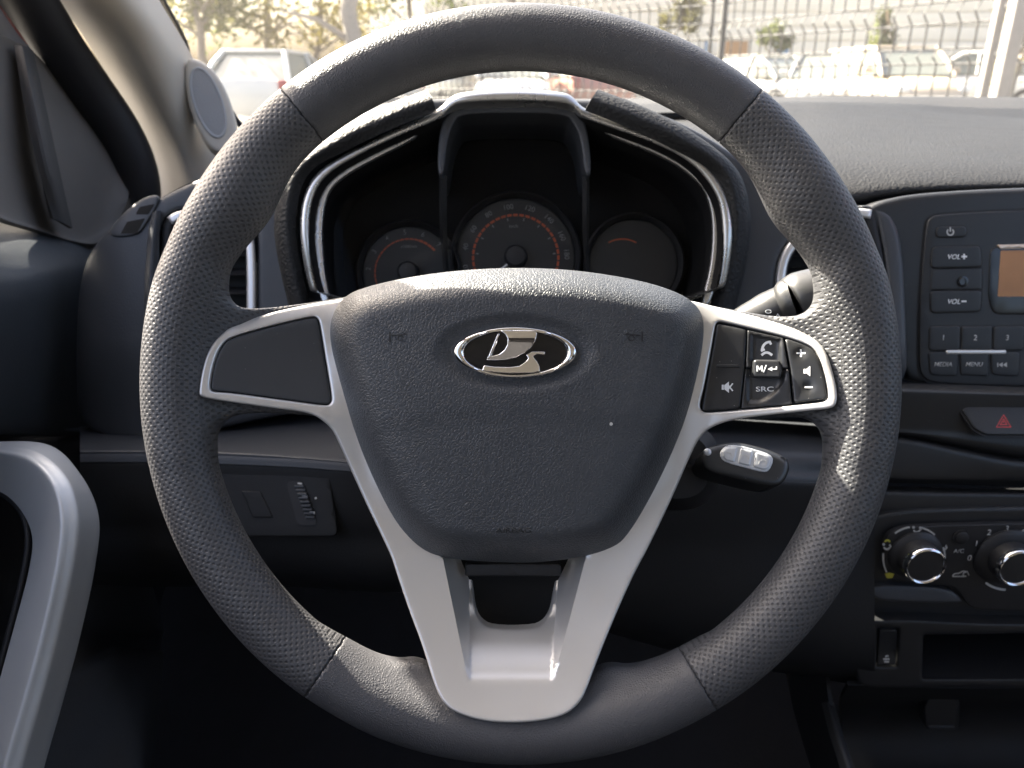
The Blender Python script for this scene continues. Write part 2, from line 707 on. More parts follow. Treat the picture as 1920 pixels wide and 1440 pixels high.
M = {}
M['rim_plain'] = leather('rim_leather', (.060, .061, .067), .46, .00135, .00012)
M['rim_perf'] = leather('rim_perforated_leather', (.066, .067, .072), .44, .0011, .00005, perf=True)
M['pad'] = leather('airbag_leather', (.046, .050, .057), .42, .0016, .00015, stretch=1.0, crease=.11)
M['silver'] = mat('satin_silver', (.68, .67, .66), .34, .60, var=.04, dust=.2)
M['bezel'] = mat('dark_satin_metal', (.55, .54, .52), .28, .85, var=.03)
M['chrome'] = mat('chrome', (.86, .85, .84), .06, 1.0, var=.0)
M['black_gloss'] = mat('black_gloss', (.010, .010, .011), .16, var=.0)
M['black'] = mat('black_plastic', (.014, .014, .016), .5, var=.15)
M['button'] = mat('button_plastic', (.020, .021, .023), .33, var=.1, dust=.6)
M['insert'] = mat('matt_insert', (.046, .049, .055), .42, bump=.00003, gscale=2600., dust=.35)
M['dash'] = mat('dash_plastic', (.036, .039, .045), .46, bump=.00009, gscale=900., dust=.2)
M['dash_top'] = mat('dash_top_grain', (.0125, .0128, .0135), .60, bump=.0006, gscale=480., spec=.3)
M['shade_black'] = mat('opening_shade', (.003, .003, .003), .9, var=0)  # near-black colour standing in for the shade inside openings
M['dash_smooth'] = mat('dash_top_fine', (.050, .050, .050), .52, bump=.0001, gscale=700.)
M['dash_dark'] = mat('dark_plastic', (.0145, .0148, .016), .55, spec=.28, bump=.00008, gscale=900.)
M['stack'] = mat('stack_plastic', (.017, .0175, .019), .42, bump=.00004, gscale=1600., dust=.35)
M['dark'] = mat('dark_carpet', (.010, .010, .012), .95, bump=.0004, gscale=500.)
M['white'] = mat('white_print', (.78, .80, .82), .5, var=0)
M['grey_print'] = mat('grey_print', (.48, .48, .47), .5, var=0)
M['orange'] = mat('orange_print', (.40, .075, .025), .5, var=0, emit=None)
M['dial_print'] = mat('dial_print', (.20, .20, .20), .5, var=0)
M['red_print'] = mat('red_print', (.55, .05, .05), .4, var=0)
M['yellow_print'] = mat('yellow_print', (.50, .46, .06), .5, var=0)
M['pillar'] = mat('pillar_trim', (.48, .44, .375), .6, bump=.00008, gscale=800., var=.05)
M['grille'] = mat('tweeter_grille', (.27, .27, .27), .5, bump=.0002, gscale=900.)
M['rubber'] = mat('rubber_seal', (.012, .012, .014), .6, var=.1)
M['sail'] = mat('mirror_corner_trim', (.13, .118, .105), .6, bump=.0001, gscale=700.)
M['door'] = mat('door_plastic', (.048, .055, .062), .45, bump=.00012, gscale=800.)
M['red_paint'] = mat('red_car_paint', (.13, .008, .012), .3, coat=.8, var=.02)
M['headliner'] = mat('headliner', (.50, .48, .44), .9, bump=.0003, gscale=900.)
M['key_silver'] = mat('key_buttons', (.48, .50, .53), .3, .2, var=.02)
M['stalk'] = mat('stalk_plastic', (.034, .0345, .036), .36, bump=.00003, gscale=1500.)
M['screen'] = mat('radio_screen', (.42, .22, .11), .45, spec=.25, var=.45)
M['copper'] = mat('display_strip', (.75, .60, .48), .3, .6, var=.02)
M['glass'] = glass('windscreen_glass', haze=.012)
M['lens'] = glass('cluster_lens', (.90, .90, .90), .12)
M['handle_silver'] = mat('handle_silver', (.50, .52, .54), .46, .35, var=.03)
M['grille_rim'] = mat('grille_rim', (.34, .345, .35), .4, var=.03)

# ================================================================== STRUCTURE: ground, floor, car shell
def struct(o):
    o['kind'] = 'structure'
    return o


GROUND = WorldFrame(0, 0, 0)
M['asphalt'] = mat('asphalt', (.15, .145, .135), .9, bump=.004, gscale=60.)
gy = [-200, 8, 10, 12, 14, 16, 18, 20, 22, 900]
gz = [0, 0, .03, .09, .17, .25, .31, .34, .35, .35]
gvv = [(x, y, z) for y, z in zip(gy, gz) for x in (-400, 400)]
struct(mesh('ground', gvv, [(2 * i, 2 * i + 1, 2 * i + 3, 2 * i + 2) for i in range(9)], M['asphalt'], None, GROUND))


def ground_z(y):
    return float(np.interp(y, gy, gz))


# cabin floor and front bulkhead of the footwell
CABIN = WorldFrame(0.36, 0.0, 0.42)
floor_v = [(-.82, -2.1, 0), (.82, -2.1, 0), (.82, .62, 0), (-.82, .62, 0), (.82, .98, .30), (-.82, .98, .30), (.82, .98, .70), (-.82, .98, .70)]
struct(mesh('cabin_floor', floor_v, [(0, 1, 2, 3), (3, 2, 4, 5), (5, 4, 6, 7)], M['dark'], None, CABIN, smooth=False))


def seat_block(x):
    """Front seat behind the lens (out of view): cushion, backrest and headrest in one soft-edged body."""
    bm = bmesh.new()
    for c, s in (((x, -.30, .25), (.50, .52, .20)), ((x, -.64, .62), (.50, .16, .66)), ((x, -.70, 1.02), (.26, .10, .16))):
        r = bmesh.ops.create_cube(bm, size=1)
        for v in r['verts']:
            v.co = Vector((c[0] + v.co.x * s[0], c[1] + v.co.y * s[1], c[2] + v.co.z * s[2]))
    bmesh.ops.bevel(bm, geom=list(bm.edges), offset=.04, segments=3, affect='EDGES')
    me = bpy.data.meshes.new('front_seat'); bm.to_mesh(me); bm.free()
    return struct(link('front_seat', me, M['dark'], None, CABIN))


seat_block(-.36)  # unseen seats, added to keep light out of the footwell
seat_block(.36)

# ================================================================== STEERING WHEEL
WF = Frame(976, 719, WHEEL_D)
WX, WY = 976.0, 719.0
PXM = WHEEL_D / FPX                    # metres per pixel in the wheel plane
wheel = thing('steering_wheel', 'black leather steering wheel with silver spokes and oval ship emblem', 'steering wheel', WF)


def wl(pts, mm):
    p = np.asarray(pts, float)
    return WF.map(p[:, 0], p[:, 1], np.full(len(p), float(mm)))


# ---- rim: a swept ring with thumb rests, webs to the spokes blended in, meshed from a distance field
flangeL = np.array([(380, 500), (424, 536), (434, 564), (462, 582), (500, 579), (547, 571), (600, 562), (680, 545), (680, 800),
                    (600, 783), (560, 778), (470, 772), (430, 785), (405, 812), (398, 850), (340, 850), (340, 560)], float)
flangeR = np.array([(1575, 500), (1531, 536), (1521, 574), (1492, 594), (1458, 596), (1400, 584), (1340, 571), (1270, 556), (1270, 805),
                    (1350, 792), (1400, 785), (1480, 778), (1520, 790), (1541, 815), (1550, 850), (1610, 850), (1610, 560)], float)
webB = np.array([(600, 1180), (644, 1194), (700, 1222), (745, 1230), (785, 1222), (815, 1240), (850, 1302), (1075, 1302), (1105, 1246), (1140, 1232), (1180, 1242),
                 (1240, 1229), (1276, 1213), (1330, 1190), (1250, 1340), (1100, 1385), (970, 1392), (830, 1385), (660, 1330)], float)


def sdf2(P, poly):
    d = seg_dist(P, [poly])
    return np.where(inside(P, [poly]), -d, d)


def rim_radii(phi):
    deg = np.degrees(phi)
    a = 58.8 + 0 * deg
    rc = 648.6 + 0 * deg
    for c in (33.0, 147.0):
        g = np.exp(-((deg - c) / 8.0) ** 2)
        a = a + 10.5 * g
        rc = rc - 12.5 * g
    return rc * PXM, a * PXM


H_ = 0.00115
xs = np.arange(-.198, .199, H_)
ys = np.arange(-.198, .199, H_)
zs = np.arange(-.0325, .0235, H_)
GX, GY = np.meshgrid(xs, ys, indexing='ij')
P2 = np.stack([GX.ravel(), GY.ravel()], 1)
polL, polR, polB = (wl(sm(p, 2), -16)[:, :2] for p in (flangeL, flangeR, webB))


def box_field(P, poly):
    d = np.full(len(P), 0.05)
    lo = poly.min(0) - .03; hi = poly.max(0) + .03
    m = ((P > lo) & (P < hi)).all(1)
    d[m] = sdf2(P[m], poly)
    return d


def smin(a, b, k):
    h = np.clip(.5 + .5 * (b - a) / k, 0, 1)
    return b * (1 - h) + a * h - k * h * (1 - h)


def rim_field(P2, z, dl, dr, db):
    phi = np.arctan2(P2[..., 1], P2[..., 0])
    r = np.hypot(P2[..., 0], P2[..., 1])
    rc, a = rim_radii(phi)
    t = np.sqrt((r - rc) ** 2 + (z * 1.0) ** 2) - a
    out = t
    rp = r / PXM
    zf = (-12 + 19.5 * np.clip((rp - 360) / 240, 0, 1.1) ** 1.25 - np.interp(rp, [500, 605], [10.0, 2.4])) * .001 - .005
    for d2, zc, ht, k in ((dl, zf, .0050, .013), (dr, zf, .0050, .013), (db, -.0075, .0065, .011)):
        rd = .0035
        qx = d2 + rd; qz = np.abs(z - zc) - ht + rd
        e = np.minimum(np.maximum(qx, qz), 0) + np.sqrt(np.maximum(qx, 0) ** 2 + np.maximum(qz, 0) ** 2) - rd
        out = smin(out, e, k)
    return out


D2 = [box_field(P2, p).reshape(GX.shape) for p in (polL, polR, polB)]
field = rim_field(np.stack([GX, GY], -1)[:, :, None, :], zs[None, None, :], *[d[:, :, None] for d in D2]).astype(np.float32)


def surface_nets(f, x0, h):
    s = f < 0
    c = s[:-1, :-1, :-1].astype(np.int8)
    tot = sum(s[i:f.shape[0] - 1 + i, j:f.shape[1] - 1 + j, k:f.shape[2] - 1 + k].astype(np.int8) for i in (0, 1) for j in (0, 1) for k in (0, 1))
    act = (tot > 0) & (tot < 8)
    idx = -np.ones(act.shape, int)
    I = np.argwhere(act)
    idx[tuple(I.T)] = np.arange(len(I))
    acc = np.zeros((len(I), 3)); cnt = np.zeros(len(I))
    cor = [(i, j, k) for i in (0, 1) for j in (0, 1) for k in (0, 1)]
    for a in cor:
        for ax in range(3):
            if a[ax] == 0:
                b = list(a); b[ax] = 1
                fa = f[I[:, 0] + a[0], I[:, 1] + a[1], I[:, 2] + a[2]]
                fb = f[I[:, 0] + b[0], I[:, 1] + b[1], I[:, 2] + b[2]]
                m = (fa < 0) != (fb < 0)
                t = np.where(m, fa / np.where(m, fa - fb, 1), 0)
                p = np.tile(np.array(a, float), (len(I), 1)); p[:, ax] += t
                acc += np.where(m[:, None], p, 0); cnt += m
    V = (I + acc / cnt[:, None]) * h + x0
    Q = []
    for ax in range(3):
        o1, o2 = [(1, 2), (2, 0), (0, 1)][ax]
        sl0 = [slice(1, -1)] * 3; sl0[ax] = slice(0, -1)
        sl1 = [slice(1, -1)] * 3; sl1[ax] = slice(1, None)
        A = s[tuple(sl0)]; B = s[tuple(sl1)]
        E = np.argwhere(A != B)
        up = A[tuple(E.T)]
        E = E + np.array([0 if i == ax else 1 for i in range(3)])
        d1 = np.zeros(3, int); d1[o1] = 1
        d2 = np.zeros(3, int); d2[o2] = 1
        q = np.stack([idx[tuple((E - d1 - d2).T)], idx[tuple((E - d2).T)], idx[tuple(E.T)], idx[tuple((E - d1).T)]], 1)
        q[~up] = q[~up][:, ::-1]
        Q.append(q)
    return V, np.vstack(Q)


RV, RF = surface_nets(field, np.array([xs[0], ys[0], zs[0]]), H_)


def rim_eval(P):
    p2 = P[:, :2]
    return rim_field(p2, P[:, 2], *[box_field(p2, p) for p in (polL, polR, polB)])


for _ in range(2):
    f0 = rim_eval(RV)
    e = 2e-4
    G = np.stack([rim_eval(RV + np.eye(3)[i] * e) - f0 for i in range(3)], 1) / e
    RV = RV - np.clip(f0, -H_, H_)[:, None] * G / np.maximum((G ** 2).sum(1, keepdims=True), .2)

bmr = bmesh.new()
bv = [bmr.verts.new(v) for v in RV]
for q in RF:
    try:
        bmr.faces.new([bv[i] for i in q])
    except ValueError:
        pass
SEAMS = [math.atan2(719 - (145 + 280) / 2, (548 + 580) / 2 - 976), math.atan2(719 - (150 + 285) / 2, (1405 + 1372) / 2 - 976),
         math.atan2(719 - 1250, 610 - 976), math.atan2(719 - 1267, 1305 - 976)]
for a in SEAMS:
    # cut the ring cleanly at the seam, only on this side of the hub
    n = Vector((-math.sin(a), math.cos(a), 0)); r = Vector((math.cos(a), math.sin(a), 0))
    fs = [f for f in bmr.faces if abs(f.calc_center_median().dot(n)) < .004 and f.calc_center_median().dot(r) > .1]
    vsx = {v for f in fs for v in f.verts}; esx = {e for f in fs for e in f.edges}
    res = bmesh.ops.bisect_plane(bmr, geom=list(vsx) + list(esx) + fs, plane_co=(0, 0, 0), plane_no=n, dist=1e-6)
    bmr.normal_update()
    for g in res['geom_cut']:
        if isinstance(g, bmesh.types.BMVert):
            g.co -= g.normal * 0.0011
bmr.normal_update()


def between(p, a0, a1):
    t = math.atan2(p.y, p.x)
    while t < a0:
        t += 2 * math.pi
    while t > a0 + 2 * math.pi:
        t -= 2 * math.pi
    return t < a1


def rim_piece(name, a0, a1, m, label=None):
    b2 = bmesh.new()
    if a1 < a0:
        a1 += 2 * math.pi
    mp = {}
    for f in bmr.faces:
        if between(f.calc_center_median(), a0, a1):
            b2.faces.new([mp.get(v) or mp.setdefault(v, b2.verts.new(v.co)) for v in f.verts])
    me = bpy.data.meshes.new(name)
    bmesh.ops.recalc_face_normals(b2, faces=b2.faces)
    b2.to_mesh(me); b2.free()
    co = np.empty(len(me.vertices) * 3); me.vertices.foreach_get('co', co); co = co.reshape(-1, 3)
    phi = np.arctan2(co[:, 1], co[:, 0]); phi = np.where(phi < -math.pi / 2, phi + 2 * math.pi, phi)
    r = np.hypot(co[:, 0], co[:, 1])
    rc, a = rim_radii(np.where(phi > math.pi, phi - 2 * math.pi, phi))
    th = np.arctan2(r - rc, co[:, 2])
    v = th * .0160
    inn = rc - a - r
    v = np.where((inn > 0), -math.pi / 2 * .0160 - inn, v)
    uv = np.stack([phi * .170, v, 0 * v], 1)
    at = me.attributes.new('rimuv', 'FLOAT_VECTOR', 'POINT')
    at.data.foreach_set('vector', uv.astype(np.float32).ravel())
    me.polygons.foreach_set('use_smooth', [True] * len(me.polygons))
    o = link(name, me, m, wheel, WF)
    if label:
        o['label'] = label
    return o


s0, s1, s2, s3 = SEAMS
rim_piece('rim_top', s1, s0, M['rim_plain'], 'smooth grained top of the rim')
rim_piece('rim_grip', s0, s2, M['rim_perf'], 'perforated leather grip with thumb rest')
rim_piece('rim_bottom', s2, s3, M['rim_plain'], 'smooth grained bottom of the rim')
rim_piece('rim_grip', s3, s1, M['rim_perf'], 'perforated leather grip with thumb rest')
bmr.free()


# ---- silver spoke trim with the trough in the lower spoke
def ss(x, a, b):
    t = np.clip((x - a) / (b - a), 0, 1)
    return t * t * (3 - 2 * t)


def trim_z(px, py):
    dx, dy = px - WX, py - WY
    r = np.hypot(dx, dy)
    side = -12 + 19.5 * np.clip((r - 360) / 240, 0, 1.1) ** 1.25
    low = -12 + 28 * np.clip((r - 330) / 306, 0, 1.1) ** 1.2
    w = ss(dy, 60, 330)
    z = side * (1 - w) + low * w
    # upper edge of the side spokes rolls away towards the windscreen
    ytop = np.where(dx < 0, np.interp(px, [373, 388, 427, 510, 643, 720], [735, 663, 615, 585, 560, 548]), np.interp(px, [1240, 1298, 1397, 1498, 1532, 1550, 1570], [556, 566, 588, 618, 638, 660, 735]))
    k = np.clip(1 - (py - ytop) / 46, 0, 1)
    z = z + .034 * np.clip(py - 668, -110, 110) * ss(np.abs(dx), 280, 380) * (1 - w)
    return z - 4.5 * k * k * ss(np.abs(dx), 250, 330) * (1 - ss(np.abs(dx), 520, 590))


TE = [((827, 1030), (877, 1272)), ((1101, 1036), (1037, 1278))]      # arm edges of the trough
TFL = [((879, 1030), (882, 1272)), ((1050, 1036), (1032, 1278))]     # floor edges


def lin(line, y):
    (x0, y0), (x1, y1) = line
    return x0 + (x1 - x0) * (y - y0) / (y1 - y0)


def trim_full(px, py):
    z = trim_z(px, py)
    t = np.clip((1282 - py) / 110, 0, 1)
    floor = z - 36 * np.clip((1296 - py) / 250, 0, 1) ** 1.6
    xe0, xe1, xf0, xf1 = lin(TE[0], py), lin(TE[1], py), lin(TFL[0], py), lin(TFL[1], py)
    k = np.clip(np.minimum((px - xe0) / np.maximum(xf0 - xe0, 2), (xe1 - px) / np.maximum(xe1 - xf1, 2)), 0, 1)
    k = k * ss(1284 - py, 0, 22)
    k = k ** .9
    return z * (1 - k) + floor * k


trim_outline = [(643, 560), (577, 571), (510, 585), (453, 602), (427, 615), (402, 640), (388, 663), (378, 697), (373, 735), (375, 743), (393, 748), (460, 758),
                (527, 767), (568, 772), (593, 780), (615, 797), (627, 812), (647, 857), (688, 948), (732, 1038), (740, 1063), (766, 1142), (793, 1211), (814, 1285),
                (830, 1317), (851, 1335), (898, 1351), (956, 1356), (1017, 1352), (1062, 1340), (1088, 1317), (1101, 1290), (1120, 1237), (1152, 1158), (1180, 1095),
                (1192, 1070), (1220, 1018), (1264, 925), (1301, 838), (1318, 812), (1340, 798), (1373, 787), (1440, 778), (1523, 770), (1560, 766), (1569, 757),
                (1570, 735), (1563, 702), (1550, 660), (1532, 638), (1498, 618), (1457, 605), (1397, 588), (1340, 575), (1298, 564), (1240, 556), (1000, 540), (720, 548)]
holeL = [(393, 729), (396, 702), (405, 667), (417, 645), (430, 633), (477, 619), (527, 606), (584, 593), (594, 595), (599, 603), (604, 632), (615, 700), (623, 747),
         (620, 757), (611, 761), (560, 754), (493, 745), (427, 736), (399, 735)]
holeR = [(1341, 610), (1345, 604), (1354, 603), (1403, 615), (1470, 631), (1507, 643), (1527, 654), (1538, 673), (1548, 707), (1554, 742), (1550, 752), (1538, 755), (1490, 760),
         (1390, 769), (1330, 774), (1316, 772), (1311, 760), (1320, 727), (1333, 660)]
holeB = [(886, 1066), (887, 1110), (890, 1140), (897, 1160), (910, 1173), (926, 1178), (960, 1180), (1000, 1178), (1015, 1172), (1026, 1160), (1034, 1140), (1039, 1105), (1042, 1066)]
extra = []
for ln in TE + TFL:
    extra.append([(lin(ln, y), y) for y in np.arange(1048, 1277, 6)])
trim = plate('spoke_trim', WF, [sm(trim_outline, 2), sm(holeL, 2), sm(holeR, 2), sm(holeB, 1)], M['silver'], wheel, z=trim_full, rnd=(5, 1.3), thick=7, step=7, seg=4, extra=extra, sharp=50)
trim['label'] = 'satin silver three spoke trim'

# hub behind the trim; its near-black colour stands in for the trough's shade
plate('hub_core', WF, [sm([(640, 575), (1300, 575), (1285, 800), (1180, 1040), (1090, 1240), (840, 1240), (750, 1040), (650, 800)], 2)], M['shade_black'], wheel, z=-36, rnd=(0, 0), thick=24, step=40)
plate('trough_bar', WF, [rr(872, 1058, 1052, 1080, 4)], M['black'], wheel, z=-24, rnd=(3, 1), thick=6, step=20)

# ---- left blank insert
def inset(p, d):
    p = np.asarray(p, float)
    T = np.roll(p, -1, 0) - np.roll(p, 1, 0)
    T /= np.linalg.norm(T, axis=1, keepdims=True)
    N = np.stack([-T[:, 1], T[:, 0]], 1)
    if not inside(p[:1] + N[:1] * .5, [p])[0]:
        N = -N
    return p + N * d


plate('blank_panel', WF, [inset(sm(holeL, 2), 2.2)], M['insert'], wheel, z=lambda x, y: trim_z(x, y) - .8, rnd=(5, .9), thick=5, step=9)
plate('panel_gap', WF, [inset(sm(holeL, 2), -3)], M['black'], wheel, z=lambda x, y: trim_z(x, y) - 4.5, rnd=(0, 0), thick=1, step=14)
plate('panel_gap', WF, [inset(sm(holeR, 2), -3)], M['black'], wheel, z=lambda x, y: trim_z(x, y) - 4.5, rnd=(0, 0), thick=1, step=14)

# ---- right button block
bz = lambda dz: (lambda x, y: trim_z(x, y) + dz)
z_ph = lambda x, y: trim_z(x, y) - .5 - 1.6 * ss(np.minimum(np.minimum(x - 1405, 1466 - x), (y - 623 - (x - 1402) * .2)), 0, 8)
z_src = lambda x, y: trim_z(x, y) - .5 - 1.8 * ss(np.minimum(np.minimum(x - 1398, 758 - y), 78 - np.hypot(x - 1398, (y - 690) * 1.08)), 0, 9)
z_vol = lambda x, y: trim_z(x, y) - .4 - .9 * np.exp(-((x - 1502) ** 2 + (y - 662) ** 2) / 90) - .9 * np.exp(-((x - 1516) ** 2 + (y - 726) ** 2) / 90)
b_mute = plate('mute_button', WF, [rc_poly([(1344, 606), (1400, 618), (1396, 690), (1387, 766), (1315, 771), (1335, 660)], 7)], M['button'], wheel, z=bz(-.5), rnd=(4, .8), thick=4, step=8)
b_mute['label'] = 'tall black button with mute symbol'
plate('ridge', WF, [rr(1343, 683, 1387, 690, 3)], M['button'], b_mute, z=bz(.3), rnd=(3, .7), thick=1.0, step=6)
b_ph = plate('phone_button', WF, [rc_poly([(1402, 619), (1469, 634), (1478, 690), (1466, 690), (1399, 689)], 3)], M['button'], wheel, step=5, rnd=(1.5, .4), thick=4, z=z_ph)
b_src = plate('source_button', WF, [rc_poly([(1398, 692), (1479, 693), (1485, 758), (1390, 766)], 3)], M['button'], wheel, step=5, rnd=(1.5, .4), thick=4, z=z_src)
b_m = plate('menu_button', WF, [rc_poly([(1413, 674), (1462, 675), (1467, 690), (1464, 709), (1411, 708)], 6)], M['button'], wheel, z=bz(1.6), rnd=(4, 1.2), thick=5, step=6)
b_vol = plate('volume_button', WF, [rc_poly([(1472, 634), (1505, 645), (1524, 655), (1534, 672), (1546, 710), (1551, 748), (1489, 756), (1483, 695)], 6)], M['button'], wheel, step=5, rnd=(3, .7), thick=4, z=z_vol)


def at_z(x, y, dz):
    return float(trim_z(np.array([x]), np.array([y]))[0]) + dz


def drape(o, zf, dz):
    """Lay a printed mark on a curved surface of the wheel: heights follow zf (mm) plus dz."""
    me = o.data
    co = np.empty(len(me.vertices) * 3); me.vertices.foreach_get('co', co); co = co.reshape(-1, 3)
    zc = WHEEL_D - co[:, 2]
    ox, oy = (WX - 960) * PXM, -(WY - 720) * PXM
    px = 960 + FPX * (co[:, 0] + ox) / zc
    py = 720 - FPX * (co[:, 1] + oy) / zc
    base = zf(px, py) + dz
    top = co[:, 2] > np.median(np.unique(np.round(co[:, 2], 7)))
    q = WF.map(px, py, base + np.where(top, .12, 0))
    me.vertices.foreach_set('co', q.astype(np.float32).ravel())
    me.update()


# icons
spk = lambda x, y, s=1.0: [[(x - 9 * s, y - 5 * s), (x - 5 * s, y - 5 * s), (x - 5 * s, y + 5 * s), (x - 9 * s, y + 5 * s)],
                           [(x - 4 * s, y - 4 * s), (x + 5 * s, y - 11 * s), (x + 5 * s, y + 11 * s), (x - 4 * s, y + 4 * s)]]
Z0 = at_z(1440, 690, 0)
drape(icon('mute_symbol', WF, spk(1362, 726, .95) + [stroke([(1363, 719), (1374, 733)], 2.4), stroke([(1374, 719), (1363, 733)], 2.4)], Z0, M['white'], b_mute), bz(-.5), .03)
hand = stroke(smo([(1429, 656), (1431, 648), (1437, 642), (1445, 641)], 2), 4.5)
hand2 = stroke(smo([(1428, 666), (1434, 661), (1441, 661), (1448, 666)], 2), 4.5)
drape(icon('phone_symbol', WF, [hand, hand2, stroke([(1427, 658), (1434, 655)], 4), stroke([(1443, 640), (1446, 646)], 4)], Z0, M['white'], b_ph), z_ph, .03)
drape(icon('letter_m', WF, [stroke([(1420, 696.5), (1420, 685.5)], 2.2), stroke([(1420.6, 686), (1424.5, 693.5)], 2), stroke([(1428.4, 686), (1424.5, 693.5)], 2), stroke([(1429, 696.5), (1429, 685.5)], 2.2), stroke([(1431.5, 698), (1437, 684.5)], 1.8)], Z0, M['white'], b_m), bz(1.6), .03)
drape(icon('arrow_symbol', WF, [[(1440, 692), (1448, 688), (1448, 696)], stroke([(1447, 692), (1456, 692)], 2), stroke([(1456, 693), (1456, 687)], 2)], Z0, M['white'], b_m), bz(1.6), .03)
drape(text('letters', 'SRC', WF, 1434, 729.5, 9, Z0, M['white'], b_src, bold=.07, wide=1.5), z_src, .03)
drape(icon('plus_symbol', WF, [[(1494, 660.6), (1500.6, 660.6), (1500.6, 655), (1503.4, 655), (1503.4, 660.6), (1510, 660.6), (1510, 663.6), (1503.4, 663.6), (1503.4, 669), (1500.6, 669), (1500.6, 663.6), (1494, 663.6)]],
     Z0, M['white'], b_vol), z_vol, .03)
drape(icon('speaker_symbol', WF, spk(1515, 696, .85), Z0, M['white'], b_vol), z_vol, .03)
drape(icon('minus_symbol', WF, [stroke([(1509, 726), (1524, 726)], 2.8)], Z0, M['white'], b_vol), z_vol, .03)

# ---- airbag cover
pad_out = [(672, 542), (741, 524), (842, 508), (962, 501), (1083, 506), (1204, 526), (1277, 550), (1309, 575), (1319, 599), (1320, 631), (1313, 683), (1293, 768), (1260, 852),
           (1220, 933), (1180, 1001), (1156, 1026), (1099, 1044), (1003, 1056), (922, 1054), (842, 1048), (801, 1038), (769, 1014), (737, 973), (697, 893), (664, 812), (636, 716),
           (620, 651), (618, 611), (628, 579), (644, 558)]
PADL = dens(sm(pad_out, 2), 8)
EM = (966.0, 660.6)


def pad_z(px, py):
    d = seg_dist(np.stack([px, py], 1), [PADL])
    ins = np.clip(d, 0, None)
    tl = ss(py, 900, 560)
    wtop = 70 + 0 * py
    q = np.clip(1 - ins / 62, 0, 1)
    edge = 1 - np.power(q, 2.4)
    dome = 1 - ((px - 966) / 520) ** 2 - ((py - 760) / 620) ** 2
    z = -15 + 20 * edge + 7 * dome
    # moulded dish round the emblem
    e = np.hypot((px - EM[0]) / 128, (py - EM[1]) / 60)
    z = z - 3.4 * (1 - ss(e, .86, 1.26))
    # flatter lower field below a soft fold
    z = z - .6 * ss(py - .0004 * (px - 966) ** 2, 755, 800)
    # side facets
    z = z - 1.1 * ss(np.abs(px - 966) - (1010 - py) * .36, 120, 185)
    return z


plate('airbag_cover', WF, [PADL], M['pad'], wheel, z=pad_z, rnd=(3, 1.0), thick=9, step=6, seg=5, sharp=60)['label'] = 'grained black airbag cover'


def pz(x, y):
    return float(pad_z(np.array([x], float), np.array([y], float))[0])


M['emboss'] = mat('embossed_mark', (.010, .010, .011), .6, var=0)
drape(text('airbag_lettering', 'AIRBAG', WF, 963, 994.5, 9.0, pz(963, 994) + .02, M['emboss'], wheel, bold=.008, wide=1.5), pad_z, .14)
for sx, x0 in ((1, 731), (-1, 1204)):
    pl = [stroke([(x0, 622), (x0, 641)], 2), stroke([(x0 + sx * 3, 629), (x0 + sx * 31, 627)], 2.2), stroke(arc(x0 + sx * 20, 634, 5, 0, 360, 16)[:-1], 1.6),
          stroke([(x0 + sx * 25, 624), (x0 + sx * 31, 627)], 2)]
    drape(icon('horn_symbol', WF, pl, pz(x0, 640), M['emboss'], wheel, ext=.15), pad_z, .14)

icon('dust_speck', WF, [ell(1146, 795, 3.2, n=10)], pz(1146, 795) + .12, M['grey_print'], wheel, ext=.1)

# ---- emblem
ez = pz(EM[0], EM[1])
zoomE = lambda pts: [(820 + x / 6.62, 590 + y / 6.62) for x, y in pts]
badge = plate('emblem', WF, [ell(EM[0], EM[1], 112, 45, 64)], M['black_gloss'], wheel, z=ez + 1.6, rnd=(0, 0), thick=3, step=16, seg=8)
badge['label'] = 'oval chrome ship emblem on black'
plate('emblem_ring', WF, [ell(EM[0], EM[1], 116.3, 48, 80), ell(EM[0] + .5, EM[1] + .6, 96, 40.5, 72)], M['chrome'], badge, z=ez + 4.2, rnd=(8, 2.3), thick=3.2, step=5, seg=4, sharp=60)
sail = [(775, 192), (1215, 192), (1240, 230), (1222, 318), (1175, 398), (1092, 470), (982, 530), (850, 562), (700, 568), (606, 562), (628, 515), (690, 512), (770, 490), (832, 438), (866, 375), (868, 300), (842, 248)]
plate('emblem_sail', WF, [rc_poly(zoomE(sail), 1.2, 3)], M['chrome'], badge, rnd=(1.6, .5), thick=3, step=4,
      z=lambda x, y: ez + 3.0 + 1.8 * np.cos((y - 632) / 56 * 2.4) )
plate('emblem_mast', WF, [rc_poly(zoomE([(748, 235), (778, 235), (672, 520), (632, 520)]), .8, 3)], M['chrome'], badge, z=ez + 3.0, rnd=(1.2, .4), thick=2.5, step=4)
boat = [(556, 694), (578, 626), (700, 645), (900, 650), (1020, 635), (1090, 590), (1128, 540), (1098, 500), (1170, 454), (1342, 458), (1328, 497), (1235, 490), (1192, 520), (1240, 580), (1268, 640), (1276, 704), (1180, 724), (900, 728), (700, 714)]
plate('emblem_boat', WF, [rc_poly(zoomE(boat), 1.2, 3)], M['chrome'], badge, rnd=(1.6, .5), thick=3, step=4, z=lambda x, y: ez + 2.9 + .05 * (y - 672) )

# ================================================================== DASHBOARD
DF = Frame(960, 480, 0.60)
dash = thing('dashboard', 'dark grey grained dashboard behind the steering wheel', 'dashboard', DF)

